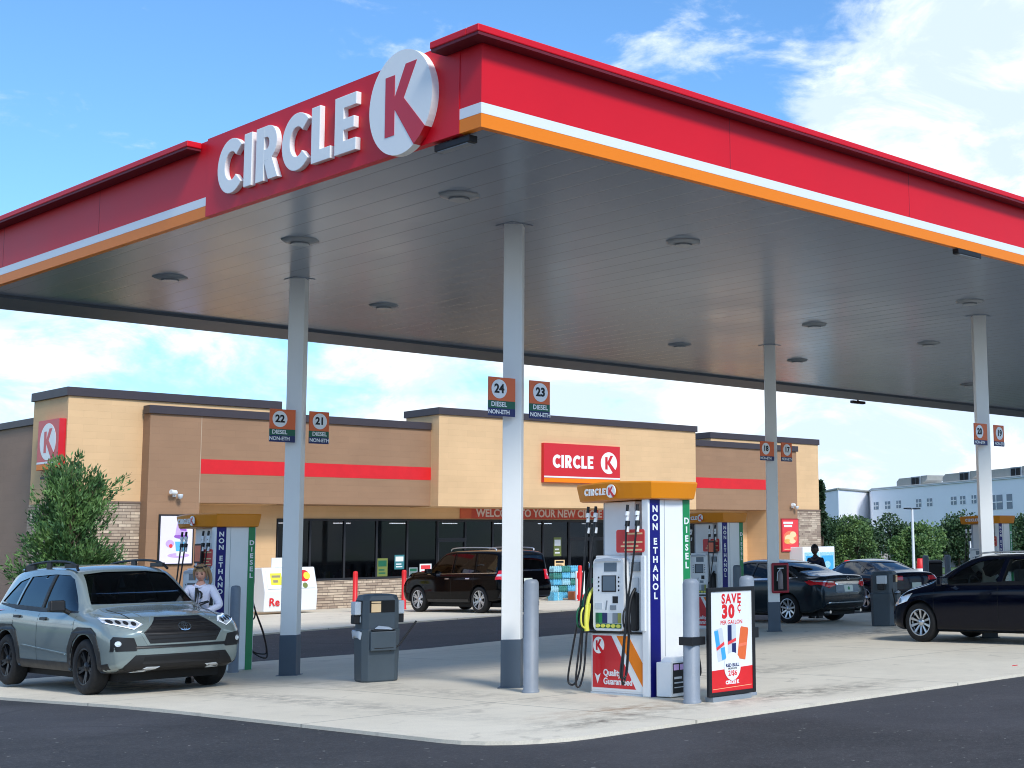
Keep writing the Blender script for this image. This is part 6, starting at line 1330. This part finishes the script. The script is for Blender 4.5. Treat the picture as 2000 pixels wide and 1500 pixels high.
def far_win(t0, t1, z0, z1, nx=2, nz=2):
    p = M().prism([(t0, z0), (t1, z0), (t1, z1), (t0, z1)], FW, -.1, .04).build('window', 'wwin', wb_, True)
    m_ = M()
    for i in range(1, nx): c = t0+(t1-t0)*i/nx; m_.prism([(c-.06, z0), (c+.06, z0), (c+.06, z1), (c-.06, z1)], FW, .04, .08)
    for i in range(1, nz): c = z0+(z1-z0)*i/nz; m_.prism([(t0, c-.06), (t1, c-.06), (t1, c+.06), (t0, c+.06)], FW, .04, .09)
    m_.build('glazing_bars', 'white', p, True)
for a, b in ((.5, 1.6), (3.2, 4.4), (5.9, 6.9), (10.4, 11.5), (12.8, 13.9), (17.9, 19.0), (19.8, 20.8), (22.1, 23.0)): far_win(a, b, 6.70, 7.65)
far_win(25.7, 28.0, 5.85, 7.5, 2, 2); far_win(28.8, 29.8, 5.85, 7.5, 1, 2)
for a in (26, 33, 36, 40): far_win(a+.0, a+1.2, 3.2, 4.4)
M().prism([(-.1, 9.2), (60, 9.2), (60, 9.42), (-.1, 9.42)], FW, -.3, .15).build('roof_edge', 'lgrey', wb_, True)
for a, b, lb in ((4.5, 11.0, 'leftmost rooftop machine on the white building'), (14.8, 21.5, 'middle rooftop machine on the white building'), (24.0, 31.5, 'right rooftop machine on the white building')):
    c0 = FW @ Vector((a, 9.45, -2)); t = empty('rooftop_machine', c0, 0, lb, 'roof machine', 'machines on the white building')
    M().prism([(a, 9.42), (b-3.2, 9.42), (b-3.2, 10.5), (a+.6, 10.5), (a, 10.1)], FW, -4, -1).build('casing', 'hv', t, True); M().prism([(b-3.2, 9.42), (b-1.2, 9.42), (b-1.2, 10.55), (b-3.2, 10.55)], FW, -4, -1.02).build('fan_section', 'mgrey', t, True); M().prism([(b-3.0, 9.6), (b-2.3, 9.6), (b-2.3, 10.4), (b-3.0, 10.4)], FW, -1.01, -.95).prism([(b-2.1, 9.6), (b-1.4, 9.6), (b-1.4, 10.4), (b-2.1, 10.4)], FW, -1.01, -.95).build('fan', 'void', t, True); M().prism([(b-1.2, 9.6), (b, 10.0), (b+.2, 10.6), (b-1.2, 10.6)], FW, -3.8, -1.2).build('intake_hood', 'hv', t, True)
# low white wall and things under the trees
t = empty('boundary_wall', (90, 62, 0), 0, 'low white wall under the trees beyond the lot', 'wall'); mm = M()
p0, p1 = Vector((78.0, 66.0)), Vector((100.5, 45.0)); d2 = (p1-p0).normalized(); FB = frame((p0.x, p0.y, 0), (d2.x, d2.y, 0)); mm.prism([(0, 0), (32, 0), (32, 1.25), (0, 1.25)], FB, -.2, .1).build('masonry', 'wwall', t, True); cpm = M()
for i in range(9): cpm.prism([(3.8*i, 0), (3.8*i+.45, 0), (3.8*i+.45, 1.5), (3.8*i, 1.5)], FB, -.3, .25)
cpm.build('piers', 'wwall', t, True)
for x, y, h, m_, lb in ((52.9, 31.95, 3.75, 'white', 'tall white lamp post with a double head in the distance'), (101.5, 70.0, 5.0, 'mgrey', 'grey double headed lamp post farther off, left of the white one'), (60.0, 33.0, 2.0, 'white', 'short white post between the far bollards')):
    t = empty('lamp_post', (x, y, 0), 0, lb, 'lamp post', 'lamp posts in the far lot'); M().cyl((x, y, 0), (x, y, h), .09, .065, 10).build('pole', m_, t, True)
    if h > 3: M().box((x-.45, y-.04, h), (x+.45, y+.04, h+.05)).box((x-.62, y-.12, h+.01), (x-.25, y+.12, h+.08)).box((x+.25, y-.12, h+.01), (x+.62, y+.12, h+.08)).build('lamp_head', 'frame', t, True)
for x, y, lb in ((35.1, 22.4, 'red and white traffic cone left of the distant coupe'), (38.5, 21.2, 'red and white traffic cone right of the distant coupe')):
    t = empty('traffic_cone', (x, y, 0), 0, lb, 'cone', 'traffic cones in the lot'); M().box((x-.25, y-.25, 0), (x+.25, y+.25, .05)).build('base', 'black', t, True)
    M().lathe([(.23, .05), (.19, .5)], 20, mx=Matrix.Translation((x, y, 0))).build('cone_body', 'bred', t, True); M().lathe([(.16, .8), (.13, 1.2), (.10, 1.22), (.001, 1.22)], 20, mx=Matrix.Translation((x, y, 0))).build('cone_top', 'bred', t, True); M().lathe([(.19, .5), (.16, .8)], 20, mx=Matrix.Translation((x, y, 0))).build('white_band', 'white', t, True)
